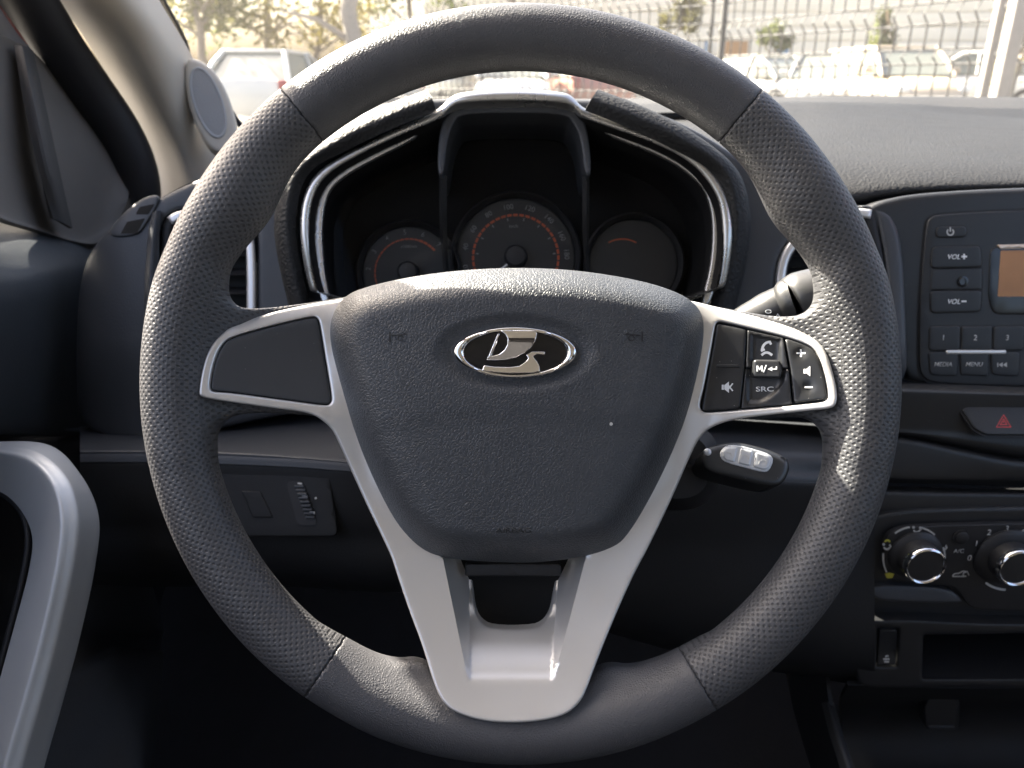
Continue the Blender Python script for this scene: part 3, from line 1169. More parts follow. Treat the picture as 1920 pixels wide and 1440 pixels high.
# upper pad: from the lip above the radio back to the windscreen base
xcol = [1392, 1400, 1410, 1420, 1440, 1460, 1480, 1500, 1560, 1700, 1900, 2150, 2500, 2900]
def dash_row(ys_, dep, dx=0.0):
    return [(x, float(np.interp(x, [330, 1100, 1420, 1560, 1700, 1920, 2900], ys_)), dep) for x in xcol]
loft('top_pad', [dash_row([420, 420, 420, 402, 374, 362, 352], .640),
                 dash_row([395, 395, 395, 384, 362, 352, 342], .622),
                 dash_row([360, 360, 360, 356, 342, 336, 330], .624),
                 dash_row([310, 310, 310, 318, 314, 312, 308], .648),
                 dash_row([285, 285, 285, 288, 289, 290, 288], .690),
                 dash_row([262, 262, 258, 258, 262, 262, 262], .760),
                 dash_row([232, 232, 222, 222, 226, 234, 238], .870),
                 dash_row([203, 203, 194, 194, 203, 222, 232], .960)], M['dash_top'], dash, DF, nu=70, nv=60, thick=8)
# dark strip at the foot of the windscreen
loft('defroster_strip', [[(600, 250, .90), (900, 225, .92), (1450, 206, .93), (1700, 216, .93), (1920, 240, .92), (2900, 250, .92)],
                         [(600, 200, 1.08), (900, 190, 1.10), (1450, 183, 1.10), (1700, 183, 1.10), (1920, 186, 1.10), (2900, 190, 1.10)],
                         [(600, 205, 1.16), (900, 190, 1.18), (1450, 182, 1.18), (1700, 182, 1.18), (1920, 184, 1.18), (2900, 186, 1.18)]], M['dash_top'], dash, DF, nu=30, nv=12, thick=6)

# deck closing the dash behind the cowl and at the door end
loft('upper_deck', [[(520, 300, .76), (700, 264, .78), (960, 236, .84), (1200, 252, .78), (1410, 300, .70)], [(480, 262, .95), (700, 238, .96), (960, 228, .96), (1200, 222, .96), (1430, 212, .96)]], M['dash_top'], dash, DF, nu=20, nv=8, thick=6)
loft('upper_deck', [[(240, 424, .64), (350, 362, .625), (450, 325, .62), (560, 290, .62)], [(320, 412, .92), (420, 365, .94), (500, 325, .96), (610, 268, .96)]], M['dash_top'], dash, DF, nu=20, nv=8, thick=6)

# main face with openings for cluster and vents
cl_open = [(587, 600), (568, 495), (561, 425), (568, 364), (596, 317), (681, 270), (751, 237), (821, 210), (1093, 207), (1149, 225), (1243, 256), (1313, 293), (1356, 345), (1374, 401), (1374, 476), (1356, 600)]
ventL = rr(300, 392, 483, 640, 46, 6)
ventR = [(1452, 560), (1455, 495), (1472, 458), (1500, 430), (1560, 398), (1612, 388), (1636, 392), (1646, 415), (1662, 500), (1668, 600), (1660, 640), (1640, 655), (1500, 655), (1462, 640)]
face_out = [(142, 700), (146, 560), (160, 490), (185, 450), (225, 415), (270, 388), (330, 355), (420, 318), (500, 290), (560, 262), (650, 225), (740, 190), (820, 185), (1100, 185), (1200, 200),
            (1300, 240), (1400, 305), (1500, 372), (1560, 395), (1640, 380), (1690, 420), (1700, 640), (1700, 720), (1600, 780), (1300, 790), (700, 780), (560, 770), (420, 800), (300, 832), (150, 812)]


def face_z(px, py):
    z = -10 * ss(250 - px, 0, 120) - 14 * np.clip((200 - px) / 60, 0, 1.2) ** 2
    z = z - 22 * ss(470 - py, 0, 230) * ss(330 - px, 0, 180)
    z = z - 16 * ss(py, 640, 820)
    z = z - 7 * (1 - ss(px, 282, 300)) * 0 
    return z


plate('face', DF, [sm(face_out, 2), sm(cl_open, 2), sm(ventL, 0), sm(ventR, 2)], M['dash'], dash, z=face_z, rnd=(10, 3), thick=40, step=16, seg=9, sharp=60)
# the fine ridge beside the left vent
loft('vent_ridge', [[(284, 400, .600), (276, 450, .598), (270, 560, .597), (268, 700, .600), (270, 820, .606)],
                    [(292, 396, .594), (285, 450, .592), (280, 560, .591), (278, 700, .594), (280, 820, .602)],
                    [(302, 395, .597), (297, 450, .596), (293, 560, .595), (292, 700, .598), (292, 820, .604)]], M['dash'], dash, DF, nu=24, nv=12, thick=4)
# slotted demister outlet at the end of the dash
sl = plate('side_demister', DF, [sm([(200, 432), (256, 376), (294, 362), (300, 378), (272, 424), (258, 442), (212, 446)], 2)], M['dash'], dash, z=lambda x, y: face_z(x, y) + 2.0, rnd=(5, 1.8), thick=4, step=8)
for q in ([(226, 438), (238, 416), (272, 409), (256, 438)], [(254, 402), (262, 388), (290, 382), (278, 402)]):
    plate('slot_shade', DF, [rc_poly(q, 3)], M['shade_black'], sl, z=lambda x, y: face_z(x, y) + 2.25, rnd=(0, 0), thick=2, step=8)  # flat black plates: the shade of the slots as colour

# cowl round the instruments
cin = [(590, 600, .585), (560, 480, .575), (556, 400, .570), (580, 325, .566), (660, 277, .562), (750, 235, .558), (818, 207, .556)]
cou = [(548, 600, .590), (520, 480, .584), (515, 400, .580), (540, 318, .575), (620, 250, .572), (715, 200, .572), (800, 168, .572)]
cbk = [(560, 560, .80), (545, 470, .80), (545, 400, .80), (570, 330, .80), (640, 280, .82), (730, 240, .84), (810, 215, .86)]
mir = lambda rows, k: [(1930 + k - x, y, d) for x, y, d in rows]
mid1 = [((a[0] + b[0]) / 2, (a[1] + b[1]) / 2 - 6, (a[2] + b[2]) / 2 - .010) for a, b in zip(cin, cou)]
for fl in (False, True):
    rows = [cin, mid1, cou, [((a[0] * .6 + b[0] * .4), a[1] * .6 + b[1] * .4, a[2] + .05) for a, b in zip(cou, cbk)], cbk]
    if fl:
        rows = [mir(r, k) for r, k in zip(rows, (-15, -10, -8, -10, -14))]
    loft('cowl', rows, M['dash_top'], dash, DF, nu=50, nv=40, thick=3)

# lower left: shelf, lip and knee panel with the switch plate; darker knee colour stands in for shade
kx = [150, 300, 430, 560, 700, 900, 1300, 1640]
def krow(ys_, ds):
    return [(x, y, d) for x, y, d in zip(kx, ys_, ds if hasattr(ds, '__len__') else [ds] * 8)]
k_lip = krow([852, 852, 856, 862, 872, 880, 890, 900], [.562, .562, .562, .562, .562, .565, .576, .60])
loft('shelf', [krow([800, 800, 792, 770, 752, 748, 780, 800], .66), krow([822, 822, 818, 812, 806, 800, 830, 850], .60), krow([842, 842, 845, 852, 862, 870, 880, 890], [.566, .566, .566, .566, .566, .57, .58, .60]), k_lip,
               krow([866, 866, 870, 876, 886, 892, 900, 910], [.561, .561, .561, .561, .561, .565, .576, .60])], M['dash'], dash, DF, nu=50, nv=40, thick=4)
loft('knee_panel', [krow([862, 862, 866, 872, 882, 890, 898, 908], [.564, .564, .564, .564, .564, .568, .579, .603]), krow([880, 880, 884, 890, 900, 905, 910, 920], [.5625, .5625, .5625, .5625, .5625, .565, .576, .60]),
                    krow([980, 980, 985, 990, 1000, 1010, 1010, 1010], [.570, .570, .570, .570, .572, .575, .59, .615]), krow([1080, 1080, 1085, 1090, 1100, 1110, 1200, 1250], [.60, .60, .60, .60, .60, .605, .625, .64]),
                    krow([1100, 1100, 1100, 1100, 1110, 1120, 1230, 1290], .75)], M['dash_dark'], dash, DF, nu=50, nv=50, thick=4)
KF = Frame(530, 935, .562, tx=-4)
sw = plate('switch_plate', KF, [rc_poly([(380, 868), (600, 884), (618, 892), (634, 1006), (380, 1006)], 14)], M['dash_dark'], dash, z=.5, rnd=(3, 1), thick=5, step=20)
plate('blank_switch', KF, [rc_poly([(452, 920), (488, 922), (512, 970), (474, 970)], 3)], M['dash_dark'], sw, z=1.6, rnd=(2, .5), thick=3, step=10)
rs = plate('roller_slot', KF, [rc_poly([(536, 902), (568, 902), (596, 985), (558, 985)], 12)], M['rubber'], sw, z=1.2, rnd=(0, 0), thick=3, step=10)
for i in range(9):
    t = i / 8
    cx, cy = 561 + 20 * t, 912 + 58 * t
    plate('roller_rib', KF, [rr(cx - 9, cy - 2.2, cx + 9, cy + 2.2, 1.5)], M['dash'] if i % 2 else M['silver'] if i in (0, 4, 8) and False else M['stalk'], sw, z=1.2 + 3.2 * math.sin(math.pi * (t * .8 + .1)), rnd=(1, .4), thick=3, step=8)
icon('beam_marks', KF, [ell(592, 934, 2.2, n=8), stroke([(558, 906), (566, 907)], 3), stroke([(566, 930), (576, 931)], 5), stroke([(580, 961), (590, 962)], 5)], 1.9, M['grey_print'], sw)

# ------------------------------------------------------------------ vents
def vent(loop, label, slats, strip):
    t = thing('air_vent', label, 'air vent', DF, 'round-cornered air vents in the dash')
    L = np.asarray(loop, float)
    ring = inset(L, 2)
    inner = inset(L, 22)
    plate('vent_ring', DF, [ring, inner], M['dash_dark'], t, z=.6, rnd=(8, 3.0), thick=12, step=12, seg=6, sharp=60)
    plate('vent_trim', DF, [stroke(smo(strip, 2), 17)], M['silver'], t, z=2.2, rnd=(6, 2.0), thick=8, step=9, seg=6, sharp=60)
    plate('vent_back', DF, [inset(L, 4)], M['rubber'], t, z=-38, rnd=(0, 0), thick=1, step=30)
    x0, x1 = L[:, 0].min() + 16, L[:, 0].max() - 16
    for y in slats:
        plate('slat', DF, [rr(x0, y, x1, y + 14, 4)], M['black'], t, z=lambda x, yy, y=y: -9 - 14 * np.clip((yy - y) / 14, 0, 1) * -1 - 14, rnd=(4, 1.2), thick=2, step=12)
    return t


vent(sm(ventL, 0), 'left air vent with silver ring, beside the door end of the dash', range(430, 620, 36), [(318, 414), (332, 404), (360, 400), (425, 402), (452, 414), (468, 444), (471, 490), (471, 560), (470, 625)])
vent(sm(ventR, 2), 'right air vent with silver ring, between instruments and radio', range(430, 640, 36), [(1634, 402), (1610, 398), (1562, 408), (1508, 438), (1478, 468), (1465, 505), (1462, 560), (1466, 630)])
# air direction wheel tab seen at the top of the left vent
# ------------------------------------------------------------------ instrument cluster
CF = Frame(966, 400, .565)
clu = thing('instrument_cluster', 'three-dial instrument cluster with orange scales under a hood', 'instrument cluster', CF)
so = [(590, 575), (568, 495), (561, 425), (568, 364), (596, 317), (681, 270), (751, 237), (821, 207), (845, 181), (868, 172), (962, 166), (1056, 172), (1074, 181), (1093, 204), (1149, 225), (1243, 256),
      (1313, 293), (1356, 345), (1374, 401), (1374, 476), (1352, 575)]
si = [(605, 575), (586, 495), (578, 425), (586, 370), (612, 326), (690, 282), (760, 250), (826, 224), (844, 203), (864, 193), (962, 189), (1060, 193), (1078, 203), (1092, 222), (1145, 240), (1236, 272),
      (1300, 308), (1338, 355), (1354, 401), (1355, 476), (1334, 575)]
bez_o, bez_i = sm(so, 2), sm(si, 2)
plate('bezel', CF, [bez_o, bez_i], M['bezel'], clu, rnd=(9, 4), thick=30, step=10, seg=6, sharp=70,
      z=lambda x, y: 6 * np.exp(-((x - 962) / 120) ** 8) * (y < 300) - 8 * ss(y, 420, 580))
# black tunnel behind the bezel
Bi = inset(bez_i, -3)
tv = []; tf = []
prev = None
for k, (mm, sc) in enumerate(((-2, 1.0), (-20, .975), (-75, .94))):
    P = np.array([(966 + (x - 966) * sc, 420 + (y - 420) * sc) for x, y in Bi])
    L0 = CF.map(Bi[:, 0], Bi[:, 1], np.zeros(len(Bi)))
    L = L0.copy(); cen = CF.map(np.array([966.]), np.array([430.]), np.array([0.]))[0]
    L = cen + (L0 - cen) * sc; L[:, 2] = mm * .001
    tv += list(L)
    n = len(L)
    if k:
        tf += [((k - 1) * n + i, (k - 1) * n + (i + 1) % n, k * n + (i + 1) % n, k * n + i) for i in range(n)]
tf.append(tuple(2 * n + i for i in range(n)))
M['housing'] = mat('cluster_housing', (.0055, .0055, .006), .8, spec=.2, var=0)
mesh('housing', tv, tf, M['housing'], clu, CF, 40)
# silver accent strips inside
for nm, L in (('accent_strip', [(797, 240), (760, 258), (700, 284), (640, 316), (604, 348), (590, 392), (586, 450), (592, 520), (604, 575)]),
              ('accent_strip', [(1126, 242), (1170, 254), (1236, 276), (1296, 308), (1336, 350), (1352, 400), (1354, 460), (1346, 520), (1330, 575)])):
    w = np.array([4, 10, 13, 14, 15, 16, 17, 17, 17], float)
    p = np.array(L, float); T = np.gradient(p, axis=0); T /= np.linalg.norm(T, axis=1, keepdims=True); N = np.stack([-T[:, 1], T[:, 0]], 1)
    if nm and L[0][0] < 900:
        N = -N
    out = np.vstack([p, (p + N * w[:, None])[::-1]])
    plate(nm, CF, [sm(out, 2)], M['bezel'], clu, z=-12, rnd=(3, 1.5), thick=3, step=10, seg=6)
# raised hood of the middle dial
plate('hood_lip', CF, [sm([(846, 190), (866, 180), (962, 176), (1058, 180), (1076, 190), (1096, 224), (1104, 260), (1110, 330), (1096, 330), (1090, 265), (1076, 232), (1060, 214), (962, 212), (864, 214), (850, 232), (838, 265), (832, 330), (820, 330), (822, 260), (830, 224)], 2)],
      M['dash'], clu, z=-9, rnd=(5, 2), thick=60, step=10, seg=6)
GF = Frame(966, 470, .632)


def dial(cx, cy, r, name):
    d = plate(name, GF, [ell(cx, cy, r, r, 48)], M['dial_face'], clu, z=1, rnd=(4, 1), thick=4, step=24)
    lathe('dial_ring', [((r + 10) * .438, -2), ((r + 10) * .438, 6), ((r + 6) * .438, 8), (r * .438, 3), (r * .438, -1)][::1], M['black'], d, GF, GF.map(np.array([cx]), np.array([cy]), np.array([0.]))[0], 56)
    return d


M['dial_face'] = mat('dial_face', (.020, .020, .021), .55, var=.05)
M['lcd'] = mat('lcd_face', (.040, .040, .040), .35, var=.05)
d1 = dial(967, 483, 112, 'speedometer')
d2 = dial(767, 512, 88, 'tachometer')
d3 = dial(1187, 495, 84, 'display_dial')
for v, a in ((20, 192), (40, 168), (60, 146), (80, 122), (100, 98.6), (120, 74), (140, 49.4), (160, 25.6), (180, 4), (200, -20)):
    text('numeral', str(v), GF, 967 + 96 * math.cos(R_(a)), 483 - 96 * math.sin(R_(a)), 9.5, 1.4, M['dial_print'], d1, bold=.02, rot=R_(a - 90))
for k in range(28):
    a0 = 200 - k * 8.2
    icon('scale_dash', GF, [stroke(arc(967, 483, 80, a0, a0 - 6.2, 4), 4.2)], 1.4, M['orange'], d1)
for k in range(12):
    a = 192 - 24 * k + 6
    icon('tick', GF, [stroke([(967 + 70 * math.cos(R_(a)), 483 - 70 * math.sin(R_(a))), (967 + 75 * math.cos(R_(a)), 483 - 75 * math.sin(R_(a)))], 2)], 1.4, M['dial_print'], d1)
text('unit', 'km/h', GF, 963, 424, 6, 1.4, M['dial_print'], d1)
for v, a in ((1, 200), (2, 174), (3, 148), (4, 122), (5, 96), (6, 70), (7, 44)):
    text('numeral', str(v), GF, 767 + 77 * math.cos(R_(a)), 512 - 77 * math.sin(R_(a)), 9, 1.4, M['dial_print'], d2, bold=.02, rot=R_(a - 90))
for k in range(20):
    a0 = 204 - k * 8.2
    icon('scale_dash', GF, [stroke(arc(767, 512, 64, a0, a0 - 7, 4), 2.6 if k < 16 else 4)], 1.4, M['orange'], d2)
text('unit', 'x1000/min', GF, 767, 462, 5, 1.4, M['dial_print'], d2)
icon('scale_arc', GF, [stroke(arc(1167, 500, 52, 120, 60, 10), 2.2)], 1.4, M['orange'], d3)
for (cx, cy, r, d, ang) in ((967, 483, 22, d1, 218), (767, 512, 20, d2, 222)):
    c = GF.map(np.array([cx]), np.array([cy]), np.array([0.]))[0]
    lathe('needle_hub', [(r * .438, 1), (r * .42, 9), (r * .34, 11), (0.3, 11.5)], M['black'], d, GF, c, 32)
    t0 = np.array([math.cos(R_(ang)), -math.sin(R_(ang))])
    icon('needle', GF, [stroke([(cx + t0[0] * r * .9, cy + t0[1] * r * .9), (cx + t0[0] * r * 3.2, cy + t0[1] * r * 3.2)], 3.0)], 6, M['white'], d)
for x0, x1 in ((838, 828), (1092, 1100)):
    loft('divider', [[(x1, 330, .585), (x1, 420, .600), ((x0 + x1) / 2 + 3, 500, .615), ((x0 + x1) / 2 + 6, 590, .622)],
                     [(x0, 330, .588), (x0, 420, .603), (x0 + 3, 500, .618), (x0 + 6, 590, .624)]], M['dash_dark'], clu, CF, nu=20, nv=4, thick=3)
LF = Frame(966, 400, .598, tx=-2)
plate('lens', LF, [inset(bez_i, 4)], M['lens'], clu, z=0, rnd=(0, 0), thick=.6, step=60, smooth=False)

# ------------------------------------------------------------------ steering column and stalk
SF = Frame(976, 800, .47)
colm = thing('steering_column', 'dark plastic steering column shroud behind the wheel hub', 'steering column', SF)


def ring_box(name, secs, m, parent, fr, ns=40, p=4.0):
    """Tapering super-elliptic body: secs = (px, py, depth, half width m, half height m)."""
    V = []; F = []
    for (x, y, d, hw, hh) in secs:
        c = fr.to_local(U(np.array(x), np.array(y), np.array(d)))
        for k in range(ns):
            a = 2 * math.pi * k / ns
            ca, sa = math.cos(a), math.sin(a)
            V.append((c[0] + hw * math.copysign(abs(ca) ** (2 / p), ca), c[1] + hh * math.copysign(abs(sa) ** (2 / p), sa), c[2]))
    for i in range(len(secs) - 1):
        for k in range(ns):
            l = (k + 1) % ns
            F.append((i * ns + k, i * ns + l, (i + 1) * ns + l, (i + 1) * ns + k))
    F.append(tuple(range(ns))[::-1]); F.append(tuple((len(secs) - 1) * ns + k for k in range(ns)))
    return mesh(name, V, F, m, parent, fr, 40)


ring_box('shroud', [(976, 800, .640, .100, .095), (976, 795, .500, .092, .080), (976, 790, .455, .080, .070), (976, 785, .440, .060, .055)], M['dash_dark'], colm, SF)
ring_box('lock_housing', [(1262, 872, .56, .030, .030), (1268, 874, .485, .028, .028), (1270, 874, .472, .020, .020)], M['rubber'], colm, SF, p=2.4)

STF = Frame(1440, 580, .455)
stk = thing('wiper_stalk', 'wiper stalk with white symbols reaching out behind the right grip', 'stalk', STF)


def stalk_line(pts, dd):
    return np.array([U(np.array(float(x)), np.array(float(y)), np.array(d)) for (x, y), d in zip(pts, dd)])


def taper(name, pts, dd, radii, m, n=18, flat=1.0):
    P = crspline(stalk_line(pts, dd), n)
    r = np.interp(np.linspace(0, 1, n), np.linspace(0, 1, len(radii)), radii)
    return tube(name, P, r, m, stk, STF, 24)


arm = taper('arm', [(1340, 625), (1400, 602), (1440, 584), (1466, 573)], [.47, .458, .45, .447], [.006, .010, .0115, .0115], M['stalk'])
taper('collar', [(1466, 573), (1476, 569), (1488, 565)], [.447, .4455, .444], [.0115, .0138, .0140], M['stalk'], 8)
taper('twist_ring', [(1490, 564), (1500, 560), (1560, 545), (1640, 530)], [.4438, .443, .438, .434], [.0138, .0156, .0150, .011], M['stalk'], 14)
icon('wiper_symbols', STF, [stroke(ell(1441, 584, 5.5, 3.2, 14), 1.5), ell(1455, 577, 2.2, n=10), stroke([(1456, 594), (1458, 588), (1462, 594)], 1.5)], 17.2, M['white'], stk)

# ------------------------------------------------------------------ key in the ignition
KY = Frame(1400, 870, .455, tx=-20, ty=8)
key = thing('car_key', 'black folding car key with three silver buttons in the ignition lock', 'car key', KY)
kpoly = [(1318, 842), (1345, 834), (1372, 829), (1398, 832), (1440, 843), (1470, 856), (1480, 868), (1479, 886), (1468, 906), (1455, 912), (1430, 910), (1380, 898), (1330, 886), (1314, 870)]
plate('fob', KY, [sm(kpoly, 2)], M['button'], key, z=0, rnd=(10, 3.0), thick=17, step=8, seg=5, sharp=70)
plate('button_panel', KY, [sm([(1350, 846), (1362, 835), (1386, 835), (1420, 844), (1444, 852), (1451, 863), (1442, 883), (1430, 886), (1400, 878), (1362, 868), (1350, 858)], 1)], M['key_silver'], key, z=.45, rnd=(3, .5), thick=1.5, step=8)
for q in ([(1353, 846), (1362, 838), (1384, 838), (1378, 868), (1360, 864), (1353, 855)], [(1388, 839), (1413, 845), (1407, 875), (1382, 869)], [(1417, 846), (1441, 853), (1447, 862), (1440, 880), (1430, 882), (1411, 876)]):
    bk = plate('key_button', KY, [sm(rc_poly(q, 5), 1)], M['key_silver'], key, z=.9, rnd=(4, 1.1), thick=2, step=6)
    c = np.array(q).mean(0)
    icon('car_mark', KY, [stroke([(c[0] - 8, c[1] + 4), (c[0] - 7, c[1] - 1), (c[0] - 2, c[1] - 4), (c[0] + 5, c[1] - 2), (c[0] + 7, c[1] + 4)], 1.0)], .95, M['grey_print'], bk)
lathe('release_button', [(2.2, 0), (2.2, .9), (1.6, 1.4), (.2, 1.6)], M['key_silver'], key, KY, KY.map(np.array([1326.]), np.array([848.]), np.array([-.5]))[0], 20)
lathe('key_hole', [(1.9, -.4), (1.9, .15), (.2, .15)], M['rubber'], key, KY, KY.map(np.array([1467.]), np.array([862.]), np.array([-.6]))[0], 16)
tube('blade', [U(np.array(1330.), np.array(858.), np.array(.462)), U(np.array(1285.), np.array(870.), np.array(.478))], .0045, M['chrome'], key, KY, 8)

# ------------------------------------------------------------------ centre stack
RFm = Frame(1840, 560, .610, tx=8)
rad_face = plate('stack_surround', RFm, [sm([(1604, 408), (1618, 393), (1650, 376), (1720, 362), (1920, 351), (2300, 345), (2330, 380), (2300, 700), (2250, 728), (1920, 729), (1720, 722), (1690, 700), (1660, 560), (1630, 440)], 2)],
                 M['stack'], dash, z=0, rnd=(12, 4), thick=30, step=24, seg=10, sharp=60)
radio = thing('car_radio', 'black car radio with volume buttons, numbered keys and display', 'radio', RFm)
rad_out = [(1735, 425), (1742, 408), (1762, 401), (1920, 393), (2190, 388), (2215, 400), (2222, 700), (2190, 726), (1920, 726), (1750, 720), (1730, 708), (1722, 690), (1724, 560)]
plate('fascia', RFm, [sm(rad_out, 2)], M['stack'], radio, z=2.0, rnd=(4, 1.6), thick=5, step=26, seg=9, sharp=60)
plate('fascia_gap', RFm, [inset(sm(rad_out, 2), -3.5)], M['rubber'], radio, z=.4, rnd=(0, 0), thick=.5, step=40)


def rbtn(name, poly, r=4, z=3.1, lab=None):
    P = rc_poly(poly, r)
    o = plate(name, RFm, [P], M['stack'], radio, z=z, rnd=(3, .7), thick=3, step=14, seg=6)
    plate('button_gap', RFm, [inset(P, -2)], M['rubber'], o, z=2.15, rnd=(0, 0), thick=.3, step=20)
    return o


bp = rbtn('power_button', [(1755, 425), (1812, 424), (1812, 444), (1755, 446)], 10)
icon('power_symbol', RFm, [stroke(arc(1782, 435, 6, 130, 410, 20), 2.4), stroke([(1782, 426), (1782, 434)], 2.4)], 3.15, M['grey_print'], bp)
bv_ = rbtn('volume_up_button', [(1747, 463), (1838, 461), (1841, 501), (1745, 503)], 9)
text('letters', 'VOL', RFm, 1788, 481.5, 9, 3.15, M['white'], bv_, bold=.03, shear=.2)
icon('plus_mark', RFm, [[(1803, 479.6), (1806.4, 479.6), (1806.4, 476), (1809.4, 476), (1809.4, 479.6), (1813, 479.6), (1813, 482.6), (1809.4, 482.6), (1809.4, 486), (1806.4, 486), (1806.4, 482.6), (1803, 482.6)]], 3.15, M['white'], bv_)
aux = rbtn('aux_panel', [(1746, 505), (1841, 503), (1841, 543), (1744, 544)], 2, 2.6)
cA = RFm.map(np.array([1801.]), np.array([528.]), np.array([0.]))[0]
lathe('aux_socket', [(4.4, 2.5), (4.4, 3.2), (2.6, 3.4), (2.5, 2.75), (.2, 2.72)], M['black_gloss'], aux, RFm, cA, 28)
bm_ = rbtn('volume_down_button', [(1744, 546), (1841, 545), (1838, 585), (1745, 587)], 9)
text('letters', 'VOL', RFm, 1788, 565.5, 9, 3.15, M['white'], bm_, bold=.03, shear=.2)
icon('minus_mark', RFm, [stroke([(1803, 565), (1812, 565)], 3)], 3.15, M['white'], bm_)
for i, s in enumerate('123'):
    x0 = 1742 + i * 60
    q = rbtn('number_button', [(x0 + 1, 612), (x0 + 58, 611), (x0 + 57, 657), (x0, 658)], 7 if i in (0, 2) else 2)
    text('numeral', s, RFm, x0 + 27, 633, 10, 3.15, M['grey_print'], q, bold=.02)
for i, s in enumerate(('MEDIA', 'MENU', '')):
    x0 = 1741 + i * 58
    q = rbtn('function_button', [(x0, 660), (x0 + 55, 660), (x0 + 53, 706), (x0 + 3, 703)], 8 if i != 1 else 2)
    if s:
        text('letters', s, RFm, x0 + 27, 683, 8, 3.15, M['grey_print'], q, bold=.02, shear=.2)
    else:
        icon('track_symbol', RFm, [stroke([(1871, 680), (1871, 688)], 1.5), [(1873, 684), (1880, 679.5), (1880, 688.5)], [(1881, 684), (1888, 679.5), (1888, 688.5)]], 3.15, M['grey_print'], q)
plate('silver_bar', RFm, [rr(1774, 656.5, 1887, 664, 3.5)], M['silver'], radio, z=4.0, rnd=(3, .9), thick=2, step=12)
scr_gap = plate('display_surround', RFm, [rc_poly([(1856, 462), (2110, 455), (2110, 590), (1862, 590), (1852, 560)], 14)], M['black_gloss'], radio, z=2.6, rnd=(3, .8), thick=2, step=30)
plate('display', RFm, [rc_poly([(1877, 470), (2100, 466), (2100, 556), (1871, 556)], 2)], M['screen'], scr_gap, z=2.9, rnd=(0, 0), thick=.4, step=40)
plate('display_strip', RFm, [rc_poly([(1870, 459), (2105, 453), (2105, 461), (1876, 467)], 2)], M['copper'], scr_gap, z=3.6, rnd=(2, .5), thick=1.5, step=20)

# bands of trim under the radio
def srow(y1690, y1920, d):
    return [(1560, y1690 - 6, d + .004), (1690, y1690, d), (1800, (y1690 + y1920) / 2, d), (1920, y1920, d), (2100, y1920 + 4, d), (2330, y1920 + 4, d)]
loft('stack_ledge', [srow(716, 724, .622), srow(722, 731, .600), srow(730, 738, .590), srow(745, 750, .590), srow(800, 806, .598), srow(812, 845, .600), srow(820, 862, .612)], M['stack'], dash, DF, nu=30, nv=50, thick=4)
loft('stack_band', [srow(815, 858, .612), srow(822, 866, .603), srow(840, 880, .602), srow(893, 898, .606), srow(900, 905, .612), srow(906, 912, .618)], M['stack'], dash, DF, nu=24, nv=40, thick=4)
loft('stack_band', [srow(912, 918, .622), srow(922, 925, .611), srow(935, 938, .610), srow(965, 966, .614), srow(990, 985, .622)], M['stack'], dash, DF, nu=24, nv=30, thick=4)
HZ = Frame(1870, 790, .592, tx=-14)
hz = plate('hazard_switch', HZ, [sm(rc_poly([(1802, 768), (1816, 760), (1990, 757), (1990, 816), (1848, 816), (1826, 804)], 8), 1)], M['stack'], dash, z=2.6, rnd=(4, 1.4), thick=4, step=14, seg=6)
plate('switch_gap', HZ, [inset(sm(rc_poly([(1802, 768), (1816, 760), (1990, 757), (1990, 816), (1848, 816), (1826, 804)], 8), 1), -4)], M['rubber'], hz, z=.8, rnd=(0, 0), thick=1, step=30)
tri = lambda s: np.array([(1882, 790 + 2 - s), (1882 + s * .95, 790 + 2 + s * .62), (1882 - s * .95, 790 + 2 + s * .62)])
def ringtri(a, b):
    A, B = tri(a), tri(b)
    return [np.array([A[i], A[(i + 1) % 3], B[(i + 1) % 3], B[i]]) for i in range(3)]
icon('warning_triangle', HZ, ringtri(15, 13.2) + ringtri(7.5, 5.6) + [ell(1882, 791, 1.2, n=6)], 2.65, M['red_print'], hz)

# climate panel (upright)
AF = Frame(1780, 1050, .615, tx=20)
dash_cl = plate('climate_surround', AF, [sm([(1604, 985), (1650, 960), (1760, 950), (2330, 945), (2330, 1170), (1920, 1175), (1640, 1160), (1610, 1130), (1600, 1050)], 2)], M['stack'], dash, z=-7, rnd=(10, 4), thick=30, step=30, seg=12)
clim = thing('climate_panel', 'heater control panel with chrome ringed knobs below the radio', 'climate control', AF)
cl_p = [(1656, 1030), (1662, 1005), (1680, 992), (1720, 986), (1920, 981), (2200, 978), (2200, 1150), (1920, 1146), (1830, 1144), (1812, 1132), (1796, 1106), (1780, 1098), (1700, 1093), (1674, 1086), (1660, 1070)]
plate('panel', AF, [sm(cl_p, 1)], M['black'], clim, z=-1, rnd=(3, 1), thick=4, step=24, seg=8)
plate('panel_ledge', AF, [sm([(1628, 1100), (1660, 1096), (1700, 1097), (1780, 1102), (1800, 1120), (1806, 1132), (1660, 1128), (1634, 1118)], 2)], M['dash'], clim, z=lambda x, y: -2 + (y - 1096) * .14, rnd=(5, 2), thick=5, step=10)
A1 = lambda x, y, h=0.: AF.map(np.array([float(x)]), np.array([float(y)]), np.array([float(h)]))[0]
for (x, y) in ((1716, 1040), (1886, 1044)):
    big = 1.0 if x < 1800 else 1.18
    kb = lathe('knob', [(21 * big, -1), (21 * big, 1), (19 * big, 3), (16.5, 4), (16, 12), (15.6, 14), (15.6, 14.5)], M['black'], clim, AF, A1(x, y), 48)
    kb['label'] = 'round black knob with chrome ring'
    lathe('chrome_ring', [(15.9, 12), (16.2, 15), (15.6, 17.2), (14.6, 17.8), (13.6, 17.2), (13.3, 16)], M['chrome'], kb, AF, A1(x, y), 56, sharp=60)
    lathe('cap', [(13.4, 15.5), (13.3, 16.4), (6, 17.0), (.3, 17.1)], M['stack'], kb, AF, A1(x, y), 48)
